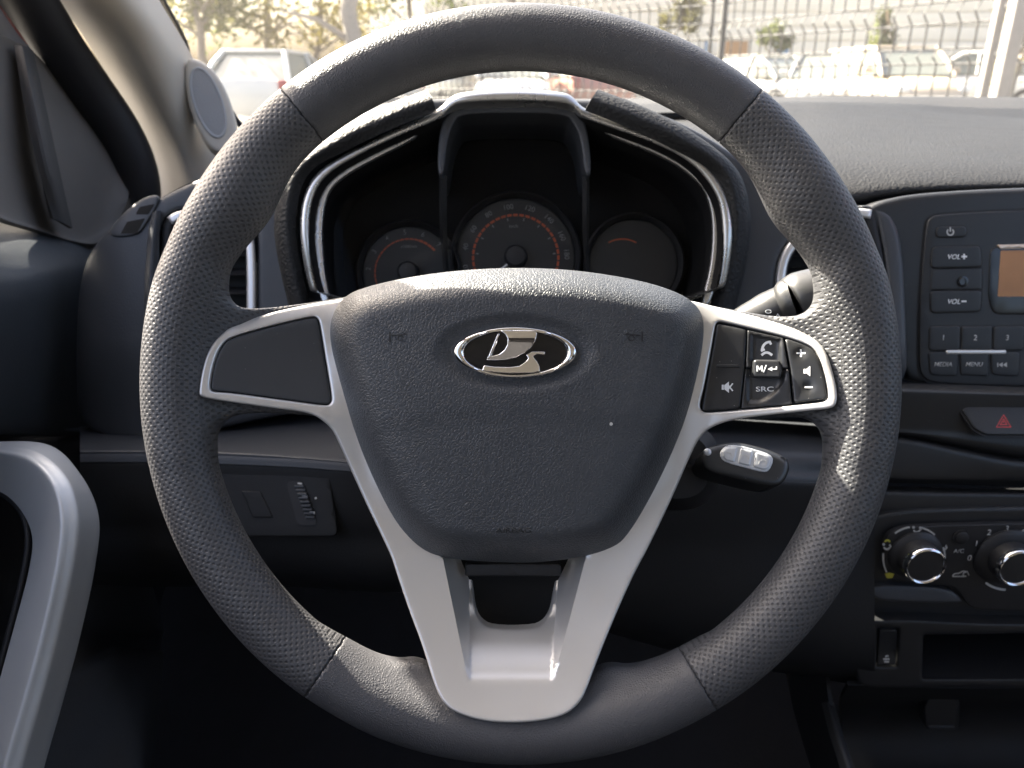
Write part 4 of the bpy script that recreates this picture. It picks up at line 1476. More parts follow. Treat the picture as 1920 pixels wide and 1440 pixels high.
for a0, a1 in ((128, 98), (80, 48), (172, 208), (20, -14)):
    icon('scale_arc', AF, [stroke(arc(1714, 1046, 58, a0, a1, 10), 3)], 0.05, M['grey_print'], clim)
for (cx, cy, kind) in ((1719, 992, 0), (1663, 1024, 1), (1768, 1026, 0)):
    icon('airflow_symbol', AF, [stroke(arc(cx, cy, 6, 200, 340, 8), 3), stroke([(cx + 5, cy - 3), (cx + 8, cy + 2)], 3), ell(cx - 6, cy - 3, 2.6, n=8)], .05, M['grey_print'], clim)
icon('defrost_symbol', AF, [stroke(arc(1664, 1018, 5, 20, 160, 6), 3)], .05, M['yellow_print'], clim)
icon('defrost_symbol', AF, [[(1659, 1076), (1668, 1074), (1677, 1076), (1673, 1084), (1663, 1084)]], .05, M['yellow_print'], clim)
lathe('air_con_button', [(6.8, -.9), (6.8, .4), (5.6, .4), (5.4, -.6), (5.2, 1.2), (4.2, 1.8), (.3, 1.8)], M['black'], clim, AF, A1(1803, 1008), 32)
text('letters', 'A/C', AF, 1798, 1033, 7, .05, M['grey_print'], clim, bold=.02)
for s, x, y in (('0', 1818, 1046), ('1', 1831, 1019), ('2', 1855, 998), ('3', 1888, 991), ('4', 1917, 997)):
    text('numeral', s, AF, x, y, 10, .05, M['grey_print'], clim, bold=.02)
icon('scale_arc', AF, [stroke(arc(1888, 1040, 66, 233, 268, 12), 4)], .05, M['grey_print'], clim)
icon('recirculation_symbol', AF, [stroke([(1786, 1080), (1790, 1076), (1798, 1075), (1806, 1071), (1814, 1072), (1817, 1079)], 1.6), stroke([(1786, 1081), (1810, 1081)], 1.6), stroke(arc(1810, 1077, 4, 60, 300, 8), 1.6)], .05, M['grey_print'], clim)

# lower stack with switch and cubby
LS = Frame(1760, 1230, .640, tx=20)
con = thing('centre_console', 'lower centre console with a cubby, small switch and lighter socket', 'console', LS)
cub = rc_poly([(1731, 1190), (2180, 1184), (2180, 1272), (1728, 1273)], 5)
plate('cubby_face', LS, [sm([(1606, 1168), (1640, 1160), (1920, 1172), (2330, 1168), (2330, 1300), (1920, 1288), (1640, 1290), (1602, 1280)], 1), cub, rc_poly([(1645, 1178), (1686, 1178), (1682, 1250), (1642, 1250)], 3)], M['stack'], con, z=0, rnd=(6, 2), thick=20, step=26, seg=10)
cb = LS.map(cub[:, 0], cub[:, 1], np.zeros(len(cub)))
nv_ = len(cb)
mesh('cubby', [tuple(v + np.array([0, 0, -.002])) for v in cb] + [(v[0], v[1], -.12) for v in cb], [(i, (i + 1) % nv_, nv_ + (i + 1) % nv_, nv_ + i) for i in range(nv_)] + [tuple(nv_ + i for i in range(nv_))], M['rubber'], con, LS)
swt = plate('heated_seat_switch', LS, [rc_poly([(1649, 1182), (1682, 1182), (1679, 1247), (1645, 1247)], 3)], M['button'], con, z=lambda x, y: -3 + 3 * np.abs((y - 1222) / 30), rnd=(2, .6), thick=6, step=10)
icon('switch_symbol', LS, [stroke([(1656, 1236), (1668, 1236)], 3), stroke([(1658, 1241), (1667, 1241)], 3), stroke([(1660, 1231), (1666, 1230)], 3)], -.6, M['grey_print'], swt)
# console sides and tray
loft('tray_wall', [[(1590, 1285, .66), (1760, 1290, .66), (1920, 1290, .66), (2330, 1290, .66)], [(1575, 1330, .78), (1760, 1330, .78), (1920, 1330, .78), (2330, 1330, .78)],
                   [(1590, 1440, .78), (1760, 1440, .78), (1920, 1440, .78), (2330, 1440, .78)], [(1620, 1600, .70), (1760, 1600, .70), (1920, 1600, .70), (2330, 1600, .70)]], M['dash_dark'], con, LS, nu=12, nv=20, thick=4)
loft('console_edge', [[(1540, 1318, .700), (1556, 1380, .672), (1578, 1450, .645), (1600, 1540, .610)], [(1552, 1316, .695), (1572, 1380, .667), (1596, 1450, .640), (1620, 1540, .605)],
                      [(1564, 1318, .700), (1582, 1380, .672), (1606, 1450, .645), (1632, 1540, .610)]], M['stalk'], con, LS, nu=16, nv=8, thick=3)
loft('console_side', [[(1470, 1250, .76), (1490, 1340, .74), (1520, 1440, .70), (1560, 1560, .66)], [(1545, 1250, .70), (1558, 1340, .69), (1580, 1440, .65), (1604, 1560, .612)]], M['dash_dark'], con, LS, nu=14, nv=8, thick=4)
SK = Frame(1765, 1335, .76, tx=15)
sk = plate('lighter_socket', SK, [rc_poly([(1744, 1306), (1796, 1304), (1800, 1322), (1796, 1368), (1736, 1368), (1732, 1325)], 8)], M['stack'], con, z=8, rnd=(4, 2), thick=12, step=12)
plate('socket_lip', SK, [rr(1740, 1361, 1790, 1367, 2)], M['dash'], sk, z=9.2, rnd=(2, .6), thick=2, step=12)

# ================================================================== DOOR, PILLAR, SEAL
PD = Frame(60, 600, .62)
door = thing('door_panel', 'dark driver door trim panel with silver pull handle', 'door', PD)
# door trim: surface roughly along X = -0.40, seen at a slant
loft('upper_trim', [[(-420, 340, .42), (-200, 360, .49), (0, 398, .63), (80, 420, .69), (150, 444, .75), (230, 470, .86)],
                    [(-420, 380, .42), (-200, 395, .49), (0, 420, .625), (80, 438, .685), (150, 458, .745), (230, 480, .85)],
                    [(-420, 480, .37), (-200, 480, .43), (0, 480, .565), (80, 480, .635), (150, 482, .715), (230, 500, .83)],
                    [(-420, 560, .355), (-200, 550, .415), (0, 540, .535), (80, 530, .605), (150, 520, .69), (230, 520, .82)],
                    [(-420, 660, .365), (-200, 640, .42), (0, 620, .540), (80, 610, .605), (150, 600, .69), (230, 600, .82)],
                    [(-420, 800, .40), (-200, 800, .46), (0, 800, .575), (80, 800, .63), (150, 800, .70), (230, 800, .82)],
                    [(-420, 840, .42), (-200, 830, .48), (0, 816, .60), (80, 812, .65), (150, 810, .71), (230, 810, .83)]], M['door'], door, PD, nu=40, nv=56, thick=6)
loft('lower_trim', [[(-420, 842, .44), (-200, 832, .50), (0, 818, .63), (80, 814, .67), (160, 812, .72)],
                    [(-420, 900, .44), (-200, 880, .50), (0, 870, .63), (120, 860, .67), (200, 850, .72)],
                    [(-420, 1150, .44), (-200, 1150, .50), (0, 1150, .63), (180, 1150, .69), (300, 1150, .76)],
                    [(-420, 1300, .42), (-200, 1300, .48), (0, 1300, .60), (220, 1260, .66), (300, 1230, .74)],
                    [(-420, 1600, .42), (-200, 1600, .48), (0, 1600, .58), (200, 1600, .62), (280, 1600, .68)]], M['dash_dark'], door, PD, nu=30, nv=40, thick=6)
# map pocket edge low on the door
loft('pocket', [[(130, 1260, .60), (205, 1215, .63), (255, 1215, .66), (300, 1225, .68)], [(120, 1300, .59), (200, 1260, .615), (262, 1250, .645), (306, 1240, .67)],
                [(80, 1460, .56), (180, 1460, .585), (262, 1460, .60), (285, 1460, .62)], [(60, 1650, .54), (160, 1650, .56), (240, 1650, .58), (262, 1650, .60)]], M['dash_dark'], door, PD, nu=20, nv=24, thick=4)
# pull handle: faceted bar, four long faces running down the door
def hrow(pts, ds):
    return [(x, y, d) for (x, y), d in zip(pts, ds)]
hin = hrow([(-150, 905), (-60, 908), (0, 922), (38, 955), (60, 1005), (54, 1070), (28, 1170), (-5, 1290), (-40, 1420), (-80, 1600)], [.545, .525, .505, .492, .482, .475, .467, .458, .450, .44])
hc1 = hrow([(-150, 846), (-50, 846), (40, 858), (92, 900), (112, 965), (106, 1050), (76, 1190), (40, 1320), (5, 1440), (-40, 1620)], [.530, .508, .482, .466, .458, .452, .445, .438, .432, .425])
hc2 = hrow([(-150, 838), (-40, 836), (58, 843), (122, 890), (147, 962), (140, 1055), (108, 1200), (76, 1320), (42, 1440), (0, 1620)], [.536, .514, .490, .474, .465, .459, .452, .445, .439, .432])
hou = hrow([(-150, 830), (-30, 828), (88, 832), (150, 886), (186, 965), (180, 1060), (150, 1200), (118, 1320), (84, 1440), (40, 1620)], [.556, .536, .514, .500, .492, .486, .479, .472, .466, .459])
hbk = hrow([(-150, 840), (-30, 840), (80, 850), (138, 900), (170, 975), (164, 1060), (134, 1200), (102, 1320), (68, 1440), (24, 1620)], [.595, .575, .555, .540, .532, .526, .519, .512, .506, .499])
base_rows = [np.array(r) for r in (hin, hc1, hc2, hou, hbk)]
hrows = []
for r0, r1 in zip(base_rows, base_rows[1:]):
    hrows += [r0 * (1 - t) + r1 * t for t in (.10, .5, .90)]
hrows = [base_rows[0]] + hrows + [base_rows[-1]]
loft('pull_handle', [list(map(tuple, r)) for r in hrows], M['handle_silver'], door, PD, nu=70, nv=60, thick=3)['label'] = 'angular satin silver pull handle'
tube('handle_gasket', np.array([U(np.array(float(a)), np.array(float(b)), np.array(c)) for a, b, c in smo([(-40, 905, .52), (10, 925, .505), (45, 960, .495), (56, 1010, .49), (45, 1080, .485), (20, 1180, .478), (-10, 1290, .47)], 2)]), .0022, M['rubber'], door, PD, 8)
# mirror corner and window frame inside the door
loft('mirror_corner', [[(-150, 10, .55), (-30, 56, .62), (20, 74, .66), (70, 104, .70), (140, 190, .76), (205, 275, .80), (244, 335, .82)],
                       [(-150, 140, .53), (-30, 180, .60), (20, 200, .64), (80, 230, .69), (140, 280, .74), (200, 340, .79), (240, 372, .81)],
                       [(-150, 336, .51), (-30, 362, .58), (20, 385, .62), (80, 405, .68), (130, 425, .73), (180, 435, .77), (225, 410, .80)],
                       [(-150, 380, .50), (-30, 398, .57), (20, 416, .61), (80, 434, .67), (130, 450, .72), (180, 456, .76), (225, 430, .79)]], M['sail'], door, PD, nu=40, nv=30, thick=5)
M['rib'] = mat('window_channel', (.045, .042, .04), .7)
loft('corner_rib', [[(26, 84, .655), (44, 190, .640), (70, 310, .640), (100, 410, .665)], [(44, 86, .652), (66, 190, .640), (92, 310, .645), (118, 418, .680)], [(62, 94, .675), (84, 190, .672), (110, 310, .682), (136, 428, .71)]],
     M['rib'], door, PD, nu=24, nv=8, thick=3)

loft('window_frame', [[(-200, -160, .64), (-90, -120, .67), (-20, -60, .72), (30, 10, .76), (66, 80, .78)], [(-200, 40, .60), (-90, 56, .62), (-20, 66, .66), (10, 84, .70), (52, 104, .74)]], M['rubber'], door, PD, nu=20, nv=8, thick=5)
# rubber seal between door and pillar
seal = np.array([U(np.array(float(a)), np.array(float(b)), np.array(c)) for a, b, c in smo([(-70, -190, .55), (48, -10, .66), (106, 80, .715), (166, 165, .765), (220, 240, .80), (250, 300, .82), (262, 360, .835), (258, 430, .85)], 3)])
ob = tube('door_seal', seal, .0225, M['rubber'], None, WorldFrame(-.4, .6, 1.0), 16)
tag(ob, 'black rubber door seal curving down beside the beige pillar', 'seal')
ob = loft('weatherstrip', [[(-90, -150, .76), (10, -20, .80), (50, 60, .83), (100, 150, .87), (160, 250, .90), (184, 340, .91), (170, 440, .91)], [(-10, -170, .70), (78, -20, .75), (140, 70, .795), (205, 165, .84), (262, 250, .88), (285, 330, .90), (290, 440, .91)]], M['rubber'], None, WorldFrame(-.45, .6, 1.0), nu=30, nv=8, thick=6)
tag(ob, 'flat black weatherstrip behind the door seal', 'weatherstrip')

# A-pillar trim
AP = Frame(330, 200, .85)
pil = thing('pillar_trim', 'beige windscreen pillar trim with a small oval speaker grille', 'pillar trim', AP)
loft('panel', [[(20, -160, .66), (104, -10, .72), (170, 90, .78), (235, 200, .84), (278, 290, .87), (292, 380, .89), (296, 450, .90)],
               [(60, -170, .63), (150, -10, .69), (215, 90, .75), (270, 200, .81), (312, 290, .85), (336, 380, .87), (350, 450, .88)],
               [(110, -180, .62), (200, -14, .68), (262, 90, .74), (315, 200, .80), (352, 290, .84), (384, 380, .86), (410, 450, .87)],
               [(150, -190, .64), (245, -16, .70), (306, 84, .76), (352, 180, .82), (392, 270, .86), (450, 360, .89), (500, 440, .90)],
               [(190, -200, .69), (288, -18, .76), (345, 78, .82), (384, 150, .87), (440, 236, .92), (520, 320, .95), (600, 420, .96)]], M['pillar'], pil, AP, nu=60, nv=40, thick=6)
TF = Frame(395, 190, .815, ty=14)
tb = plate('speaker_pod', TF, [sm([(352, 108), (372, 112), (398, 128), (420, 160), (436, 200), (444, 240), (440, 275), (420, 290), (392, 280), (368, 240), (352, 190), (346, 140)], 2)], M['pillar'], pil, z=0, rnd=(8, 4), thick=22, step=10, seg=6, sharp=70)
pe = ell(390, 192, 24, 62, 48)
pe[:, 0] += (pe[:, 1] - 192) * .30
plate('speaker_rim', TF, [inset(pe, -5), pe], M['grille_rim'] if 'grille_rim' in M else M['grille'], tb, z=1.6, rnd=(2, .8), thick=3, step=6, seg=5)
plate('speaker_grille', TF, [pe], M['grille'], tb, z=lambda x, y: .8 + .6 * (1 - ((y - 192) / 62) ** 2), rnd=(0, 0), thick=2, step=7)

# ================================================================== WINDSCREEN
def up(px, py, d):
    return U(np.array(float(px)), np.array(float(py)), np.array(float(d)))


XL, XR = -.52, 1.26
WB = Vector((.36, 1.06, 1.165)); 
WSF = WorldFrame(.36, 1.05, 1.17)
ws = thing('windscreen', 'clear car windscreen with a black printed edge above the dashboard', 'windscreen', WSF)
nu_, nvv = 24, 16
gv = []; gf = []
for j in range(nvv + 1):
    t = j / nvv
    for i in range(nu_ + 1):
        u = i / nu_ * 2 - 1
        hw = .80 - .10 * t
        x = u * hw
        y = .10 - .09 * u * u - .62 * t - .03 * t * t
        z = -.03 + .47 * t - .05 * (t - .5) ** 2
        gv.append((x, y, z))
for j in range(nvv):
    for i in range(nu_):
        a = j * (nu_ + 1) + i
        gf.append((a, a + 1, a + nu_ + 2, a + nu_ + 1))
pane = mesh('pane', gv, gf, M['glass'], ws, WSF)
frit = tube('printed_edge', np.array([up(a, b, c) for a, b, c in smo([(196, -200, .70), (292, -20, .77), (348, 78, .83), (352, 112, .85), (420, 190, .90), (450, 235, .925), (500, 300, .94)], 2)]), .0035, M['rubber'], ws, WSF, 8)

# ================================================================== CAR BODY (red) AND HEADLINER
BF = WorldFrame(.36, .3, 1.0)
body = thing('red_car', 'red painted car around the dashboard, its paint showing past the door seal', 'car', BF)
# strip of red door frame outside the seal
loft('door_frame', [[(-40, -40, .63), (0, 14, .66), (24, 50, .69), (48, 80, .71), (74, 100, .73)], [(-28, -46, .63), (10, 6, .66), (34, 42, .69), (58, 70, .71), (78, 96, .73)]], M['red_paint'], body, BF, nu=20, nv=8, thick=6)
# unseen windscreen pillars up to the roof corners, added to block the sun
for sx in (-1, 1):
    tube('unseen_pillar', np.array([(.36 + sx * .76, .63, 1.345), (.36 + sx * .74, .57, 1.41), (.36 + sx * .69, .40, 1.58), (.36 + sx * .66, .30, 1.63)]), [.045, .050, .050, .045], M['red_paint'], body, BF, 12)
bn = []
for j in range(13):
    for i in range(17):
        u = i / 8 - 1
        t = j / 12
        bn.append((u * (.78 - .08 * t), 1.05 + 1.0 * t, -.02 - .10 * t - .14 * t ** 3 - .05 * u * u - .10 * abs(u) ** 6))
bf_ = [(j * 17 + i, j * 17 + i + 1, j * 17 + i + 18, j * 17 + i + 17) for j in range(12) for i in range(16)]
mesh('bonnet', bn, bf_, M['red_paint'], body, BF)
rv = []  # unseen roof and headliner, built only to shape the cabin light
for j in range(9):
    for i in range(13):
        u = i / 6 - 1; t = j / 8
        rv.append((u * (.66 + .04 * math.sin(math.pi * t)), .06 - 2.2 * t, .66 + .05 * math.sin(math.pi * min(1, t + .15)) - .05 * u * u))
rf_ = [(j * 13 + i, j * 13 + i + 1, j * 13 + i + 14, j * 13 + i + 13) for j in range(8) for i in range(12)]
mesh('roof', rv, [f[::-1] for f in rf_], M['red_paint'], body, BF)
mesh('headliner', [(x, y, z - .03) for x, y, z in rv], rf_, M['headliner'], body, BF)
for sx in (-1, 1):  # unseen side walls, extended to block stray sun
    sh = [(sx * .82, 1.6, -.95), (sx * .80, 1.6, -.10), (sx * .80, .95, .08), (sx * .80, .55, .08), (sx * .80, -2.1, .08), (sx * .82, -2.1, -.95)]
    sv = [(a + sx * o, b, c) for o in (0, .04) for a, b, c in sh]
    n6 = len(sh)
    mesh('side_lining', sv, [tuple(range(n6)), tuple(range(2 * n6 - 1, n6 - 1, -1))] + [(k, n6 + k, n6 + (k + 1) % n6, (k + 1) % n6) for k in range(n6)], M['dash_dark'], body, BF, smooth=False)
# rear of the cabin, out of view: tailgate panel below the rear window
mesh('tail_lining', [(-.82, -2.1, -.95), (.82, -2.1, -.95), (.80, -2.1, .06), (-.80, -2.1, .06)], [(0, 1, 2, 3)], M['dash_dark'], body, BF, smooth=False)

# ================================================================== OUTSIDE
def gpt(px, dist, z=0.0):
    """Ground point that stands under photograph column px, dist metres ahead."""
    r = rays(np.array(float(px)), np.array(150.0))
    return np.array([r[0] / r[1] * dist, dist, z])


def zat(py, dist):
    r = rays(np.array(960.0), np.array(float(py)))
    return CAM[2] + r[2] / r[1] * dist


M['wall'] = mat('cream_cladding', (.62, .57, .47), .8, var=.06)
M['wall2'] = mat('cream_cladding_light', (.70, .65, .55), .8, var=.05)
M['brown'] = mat('brown_shutter', (.36, .20, .09), .7)
M['bluepaint'] = mat('blue_panel', (.10, .20, .34), .6)
M['dkglass'] = mat('car_glass', (.16, .17, .15), .22, spec=.35, var=.2)
M['wire'] = mat('grey_wire', (.035, .035, .035), .6)
M['post'] = mat('pale_post', (.24, .22, .20), .6, .2)
M['whitecar'] = mat('white_car_paint', (.60, .58, .53), .35, coat=.6, var=.03)
M['beigecar'] = mat('beige_car_paint', (.46, .38, .28), .35, coat=.6, var=.03)
M['silvercar'] = mat('silver_car_paint', (.48, .47, .44), .35, .3, coat=.6, var=.03)
M['redcar'] = mat('dull_red_car_paint', (.34, .13, .09), .35, coat=.6, var=.03)
M['tyre'] = mat('tyre', (.02, .02, .02), .8)
M['tail'] = mat('tail_lamp', (.26, .03, .03), .25, coat=.5)
M['lamp'] = mat('head_lamp', (.7, .7, .68), .15, coat=.6)
M['bark'] = mat('bark', (.20, .17, .14), .9, bump=.01, gscale=30., var=.3)
M['bark2'] = mat('pale_bark', (.34, .30, .26), .9, bump=.01, gscale=30., var=.3)


def leafmat(name, c):
    k = NT(name)
    k.b.inputs['Base Color'].default_value = (*c, 1)
    k.b.inputs['Roughness'].default_value = .6
    tr = k.n('ShaderNodeBsdfTranslucent'); tr.inputs[0].default_value = (c[0] * 1.6, c[1] * 1.5, c[2] * .9, 1)
    mx = k.n('ShaderNodeMixShader'); mx.inputs[0].default_value = .45
    k.l(k.b.outputs[0], mx.inputs[1]); k.l(tr.outputs[0], mx.inputs[2]); k.l(mx.outputs[0], k.out.inputs[0])
    return k.m


M['leaf_a'] = leafmat('olive_leaf', (.085, .085, .045))
M['leaf_b'] = leafmat('green_leaf', (.065, .080, .042))
M['leaf_c'] = leafmat('yellow_leaf', (.13, .115, .055))


def leaves(n, centre, rad, size, rng, clumps=14):
    cc = rng.normal(0, .42, (clumps, 3)) * np.array(rad)
    V = []; F = []
    for i in range(n):
        c = cc[rng.integers(clumps)] + rng.normal(0, .16, 3) * np.array(rad)
        d = rng.normal(0, 1, 3); d /= np.linalg.norm(d)
        e = np.cross(d, rng.normal(0, 1, 3)); e /= np.linalg.norm(e)
        s = size * rng.uniform(.6, 1.4)
        p = np.array(centre) + c
        b = len(V)
        V += [p - d * s, p + e * s * .45, p + d * s, p - e * s * .45]
        F.append((b, b + 1, b + 2, b + 3))
    return V, F


def tree(px, dist, label, m, trunk_r, crown_c, crown_r, n, size, bark, cat='tree', limbs=5, name='tree', group='trees beyond the fence'):
    g = gpt(px, dist, ground_z(dist))
    fr = WorldFrame(*g)
    t = thing(name, label, cat, fr, group)
    h = crown_c[2] + crown_r[2] * .5
    pts = [np.array([RNG.normal(0, .04) * k, RNG.normal(0, .04) * k, h * k / 6]) for k in range(7)]
    tube('trunk', np.array(pts), [trunk_r * (1.15 - .12 * k) for k in range(7)], bark, t, fr, 9, world=False)
    for k in range(limbs):
        a = k * 2.4 + RNG.uniform(0, 1)
        z0 = h * RNG.uniform(.35, .8)
        L = np.array([math.cos(a) * crown_r[0] * .8, math.sin(a) * crown_r[1] * .8, crown_r[2] * RNG.uniform(.1, .6)])
        p0 = np.array([0, 0, z0])
        tube('limb', np.array([p0, p0 + L * .5 + np.array([0, 0, .15]), p0 + L]), [trunk_r * .4, trunk_r * .25, trunk_r * .08], bark, t, fr, 6, world=False)
    V, F = leaves(n, crown_c, crown_r, size, RNG)
    mesh('crown', V, F, m, t, fr, smooth=False)
    return t


for i, (px, dist, m, r_, cc, cr_, n, lab) in enumerate((
        (395, 19, 'leaf_a', .10, (0, 0, 3.0), (1.9, 1.6, 1.9), 2600, 'olive-leaved tree behind the pillar speaker, thin dark trunk'),
        (505, 21, 'leaf_b', .12, (0, 0, 3.2), (2.2, 1.8, 1.9), 3000, 'loose green tree standing over the white hatchback'),
        (600, 20, 'leaf_c', .08, (0, 0, 3.0), (1.7, 1.6, 1.8), 2200, 'yellowing tree next to the pale thick trunk'),
        (668, 18, 'leaf_a', .22, (.2, 0, 3.6), (2.0, 1.6, 1.6), 2000, 'tree with a pale thick trunk at the end of the row'),
        (770, 23, 'leaf_b', .10, (0, 0, 3.4), (1.6, 1.6, 1.7), 2000, 'green tree between thick trunk and cream building'))):
    tree(px, dist, lab, M[m], r_, cc, cr_, n, .085, M['bark2'] if i == 3 else M['bark'], limbs=7)
tree(1272, 21, 'small round tree against the cream wall, left of the fence post', M['leaf_a'], .06, (0, 0, 2.3), (.55, .5, .75), 900, .08, M['bark'], name='small_tree', group=None)
tree(1640, 20, 'narrow young conifer in front of the cream wall', M['leaf_b'], .05, (0, 0, 1.9), (.34, .34, .85), 900, .07, M['bark'], name='young_conifer', group=None)
tree(1440, 22, 'dark shrub by the blue panel of the cream building', M['leaf_b'], .05, (0, 0, 1.9), (.5, .4, .5), 700, .08, M['bark'], name='shrub', cat='shrub', group=None)
tree(1900, 17, 'bushy yellow-green tree behind the pale leaning post', M['leaf_c'], .09, (0, 0, 2.4), (.75, .8, 1.3), 2200, .08, M['bark'], name='bushy_tree', group=None)
tree(960, 25, 'grey-green tree top rising over the cream building', M['leaf_b'], .1, (0, 0, 4.2), (1.4, 1.0, .9), 1200, .09, M['bark'], name='distant_tree', group=None)

# cream building with cladding bands
g0, g1 = gpt(800, 27), gpt(2300, 27)
BD = WorldFrame((g0[0] + g1[0]) / 2, 27, 0)
bld = thing('cream_building', 'long pale cream clad building behind the parked cars', 'building', BD)
W_ = g1[0] - g0[0]
box('wall', BD, (0, 1.0, 1.9), (W_, 2.0, 3.8), M['wall'], bld)
for k in range(9):
    box('cladding_band', BD, (0, -.03, .45 + k * .42), (W_, .05, .385), M['wall2'], bld, bev=.008)
def on_b(px, py):
    r = rays(np.array(float(px)), np.array(float(py)))
    k = 27 / r[1]
    return np.array([r[0] * k - BD.o[0], CAM[2] + r[2] * k])
def bpanel(name, x0, y0, x1, y1, m, d=.12):
    a, b = on_b(x0, y0), on_b(x1, y1)
    return box(name, BD, ((a[0] + b[0]) / 2, -.06 - d / 2, (a[1] + b[1]) / 2), (abs(b[0] - a[0]), d, abs(a[1] - b[1])), m, bld, bev=.01)
bpanel('shutter_door', 1360, 78, 1396, 122, M['brown'])
bpanel('blue_panel', 1455, 76, 1472, 122, M['bluepaint'])
bpanel('blue_panel', 1321, 78, 1330, 104, M['bluepaint'])
bpanel('plinth', 810, 128, 2290, 150, M['wall'], .2)

# welded mesh fence
FD = 6.0


def fence(px0, d0, px1, d1, label):
    a, b = gpt(px0, d0), gpt(px1, d1)
    fr = WorldFrame(a[0], a[1], 0, math.atan2(b[1] - a[1], b[0] - a[0]))
    t = thing('mesh_fence', label, 'fence', fr)
    w = float(np.hypot(b[0] - a[0], b[1] - a[1]))
    levels = [.22, .34, .60, .72, .96, 1.08, 1.30, 1.40, 1.56, 1.70, 1.86, 1.98]
    prof = []
    for k in range(0, len(levels), 2):
        prof += [(0, levels[k]), (-.06, (levels[k] + levels[k + 1]) / 2), (0, levels[k + 1])]
    prof = [(0, .08)] + prof + [(0, 2.1)]
    me = None
    n = int(w / .125)
    for i in range(n + 1):
        if me is None:
            o = tube('wire', np.array([(0, y, z) for y, z in prof]), .0075, M['wire'], t, fr, 5, world=False)
            me = o.data
        else:
            o = bpy.data.objects.new('wire', me); COL.objects.link(o); o.parent = t
        o.location = (i * w / n, 0, 0)
    me = None
    for z in levels:
        if me is None:
            o = tube('rail', np.array([(0, .004, 0), (w, .004, 0)]), .0085, M['wire'], t, fr, 5, world=False)
            me = o.data
        else:
            o = bpy.data.objects.new('rail', me); COL.objects.link(o); o.parent = t
        o.location = (0, 0, z)
    return t


fence(1348, 8.0, 1846, 5.6, 'welded mesh fence panel between the thin dark post and pale post')
fence(700, 12.5, 1346, 8.05, 'welded mesh fence panel left of the thin dark post')
fence(1866, 5.5, 2400, 4.2, 'welded mesh fence panel right of the pale post')


def fpost(px, r, h, m, label, sq=True, d=FD):
    g = gpt(px, d)
    fr = WorldFrame(g[0], g[1], 0)
    t = thing('fence_post', label, 'post', fr)
    box('shaft', fr, (0, 0, h / 2), (r, r, h), m, t, bev=r * .1)
    box('cap', fr, (0, 0, h + .012), (r * 1.12, r * 1.12, .024), m, t, bev=.004)
    return t
fpost(1347, .050, 2.25, M['wire'], 'thin dark fence post joining two mesh panels', d=8.0)
fpost(1325, .035, 2.15, M['wire'], 'second thin dark post close beside the fence joint', d=8.3)
fpost(1847, .055, 2.3, M['post'], 'pale square post at the right end of the mesh panel', d=5.55)
fpost(1880, .085, 2.6, M['post'], 'thick pale post in front of the bushy tree', d=5.0)

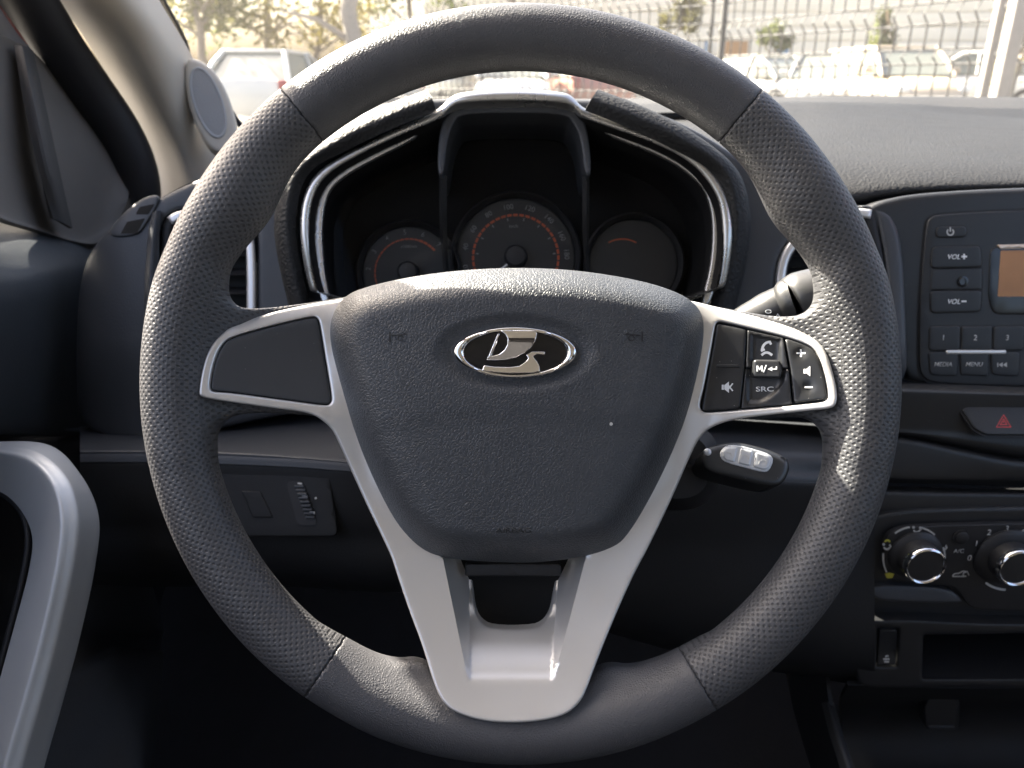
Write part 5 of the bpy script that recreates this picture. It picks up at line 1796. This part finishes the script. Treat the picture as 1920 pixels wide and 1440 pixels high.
# parked cars
def car(px, dist, yaw, paint, label, L=4.1, W=1.7, Hh=1.5, kind='hatch', lift=0.0, name='parked_car'):
    g = gpt(px, dist)
    fr = WorldFrame(g[0], g[1], ground_z(dist), R_(yaw))
    t = thing(name, label, 'car', fr, 'cars parked outside')
    # stations along x (front = +x): half width / heights
    bel = Hh * .66
    st = [(-L / 2, .62, .42, .80), (-L / 2 + .06, .88, .30, bel * .98), (-L * .30, 1.0, .22, bel), (0, 1.0, .20, bel * .99), (L * .18, 1.0, .20, bel * .97), (L * .30, .98, .22, bel * .92), (L * .44, .90, .26, bel * .80), (L / 2, .62, .34, bel * .58)]
    V = []; F = []
    ns = 16
    for x, w, z0, z1 in st:
        for k in range(ns):
            a = 2 * math.pi * k / ns
            ca, sa = math.cos(a), math.sin(a)
            V.append((x, W / 2 * w * math.copysign(abs(ca) ** .45, ca), (z0 + z1) / 2 + (z1 - z0) / 2 * math.copysign(abs(sa) ** .5, sa)))
    for i in range(len(st) - 1):
        for k in range(ns):
            l = (k + 1) % ns
            F.append((i * ns + k, i * ns + l, (i + 1) * ns + l, (i + 1) * ns + k))
    F.append(tuple(range(ns))[::-1]); F.append(tuple((len(st) - 1) * ns + k for k in range(ns)))
    mesh('body', V, F, paint, t, fr, 50)
    # glasshouse: roof shell on pillars with panes between
    xr0, xr1 = (-L * .33, L * .08) if kind == 'hatch' else (-L * .46, L * .12)
    base = [(-L * .485, L * .29), bel - .04]
    hwb, hwt = W * .47, W * (.35 if kind == 'hatch' else .39)
    zt = Hh
    roof = box('roof', fr, ((xr0 + xr1) / 2, 0, zt - .03), (xr1 - xr0, hwt * 2, .07), paint, t, bev=.03)
    corners_b = [(base[0][0], hwb), (base[0][0], -hwb), (base[0][1], -hwb * .95), (base[0][1], hwb * .95)]
    corners_t = [(xr0 + .03, hwt - .02), (xr0 + .03, -hwt + .02), (xr1 - .03, -hwt + .02), (xr1 - .03, hwt - .02)]
    for (bx, by), (tx, ty) in zip(corners_b, corners_t):
        tube('pillar', np.array([(bx, by, bel - .08), (bx * .5 + tx * .5, by * .48 + ty * .52, (bel + zt) / 2), (tx, ty, zt - .03)]), .045, paint, t, fr, 7, world=False)
    for i in range(4):
        j = (i + 1) % 4
        nm = ('rear_window', 'side_window', 'front_window', 'side_window')[i]
        q = [(*corners_b[i], bel - .05), (*corners_b[j], bel - .05), (*corners_t[j], zt - .05), (*corners_t[i], zt - .05)]
        c = np.mean(q, 0) * np.array([1, 1, 0]) + np.array([0, 0, (bel + zt) / 2])
        q = [np.array(v) * np.array([.985, .975, 1]) for v in q]
        n_ = np.cross(q[1] - q[0], q[3] - q[0]); n_ /= np.linalg.norm(n_)
        mesh(nm, [*q, *[v - n_ * .012 for v in q]], [(0, 1, 2, 3), (7, 6, 5, 4), (0, 4, 5, 1), (1, 5, 6, 2), (2, 6, 7, 3), (3, 7, 4, 0)], M['dkglass'], t, fr, smooth=False)
    for s in (-1, 1):
        mx_ = (L * .03)
        tube('door_pillar', np.array([(mx_ - .06, s * hwb * .985, bel - .05), (mx_ - .05, s * hwt * .985, zt - .05)]), .035, paint, t, fr, 6, world=False)
        box('mirror', fr, (L * .215, s * (W / 2 + .06), bel + .04), (.12, .20, .14), paint, t, bev=.03)
        box('tail_lamp', fr, (-L / 2 + .055, s * W * .40, bel - .17), (.10, .16, .26), M['tail'], t, bev=.02)
        box('head_lamp', fr, (L * .455, s * W * .36, bel * .68), (.16, .26, .12), M['lamp'], t, bev=.03)
        for x in (-L * .30, L * .31):
            wv = []; wf = []
            for (r, yy) in ((.18, .10), (.31, .10), (.32, .04), (.32, -.08), (.30, -.10)):
                for k in range(20):
                    a = 2 * math.pi * k / 20
                    wv.append((x + r * math.cos(a), s * (W / 2 - .10 + yy), .32 + r * math.sin(a)))
            wf = [(i * 20 + k, i * 20 + (k + 1) % 20, (i + 1) * 20 + (k + 1) % 20, (i + 1) * 20 + k) for i in range(4) for k in range(20)]
            wh = mesh('wheel', wv, wf + [tuple(range(20))], M['tyre'], t, fr)
            rv_ = [(x + .18 * math.cos(2 * math.pi * k / 16), s * (W / 2 + .012), .32 + .18 * math.sin(2 * math.pi * k / 16)) for k in range(16)]
            mesh('rim', rv_ + [(a, b - s * .03, c) for a, b, c in rv_], [tuple(range(16)), tuple(range(31, 15, -1))] + [(k, (k + 1) % 16, 16 + (k + 1) % 16, 16 + k) for k in range(16)], M['silvercar'], wh, fr, smooth=False)
    return t


car(522, 17.0, 89, M['whitecar'], 'white hatchback seen from behind with red tail lamp, under the trees', Hh=1.44, W=1.68)
car(960, 19, -90, M['whitecar'], 'white car seen from the front just over the instrument hood', Hh=1.48)
car(800, 20, 74, M['silvercar'], 'silver car glimpsed left of the instrument hood', Hh=1.45)
car(1098, 21, 98, M['redcar'], 'dull red car glimpsed right of the instrument hood', Hh=1.45)
car(1435, 21, -62, M['whitecar'], 'small white car next to the brown shutter, half behind the rim', Hh=1.42, L=3.8)
car(1545, 20.5, -112, M['silvercar'], 'silver-grey car between the small white car and beige van', Hh=1.44)
car(1668, 18.5, -88, M['beigecar'], 'beige van with a wide flat window behind the mesh fence', Hh=1.55, kind='van', W=1.75)
car(1832, 23, 152, M['whitecar'], 'white off-road car seen from the side behind the pale posts', Hh=1.55, kind='van', L=3.9)
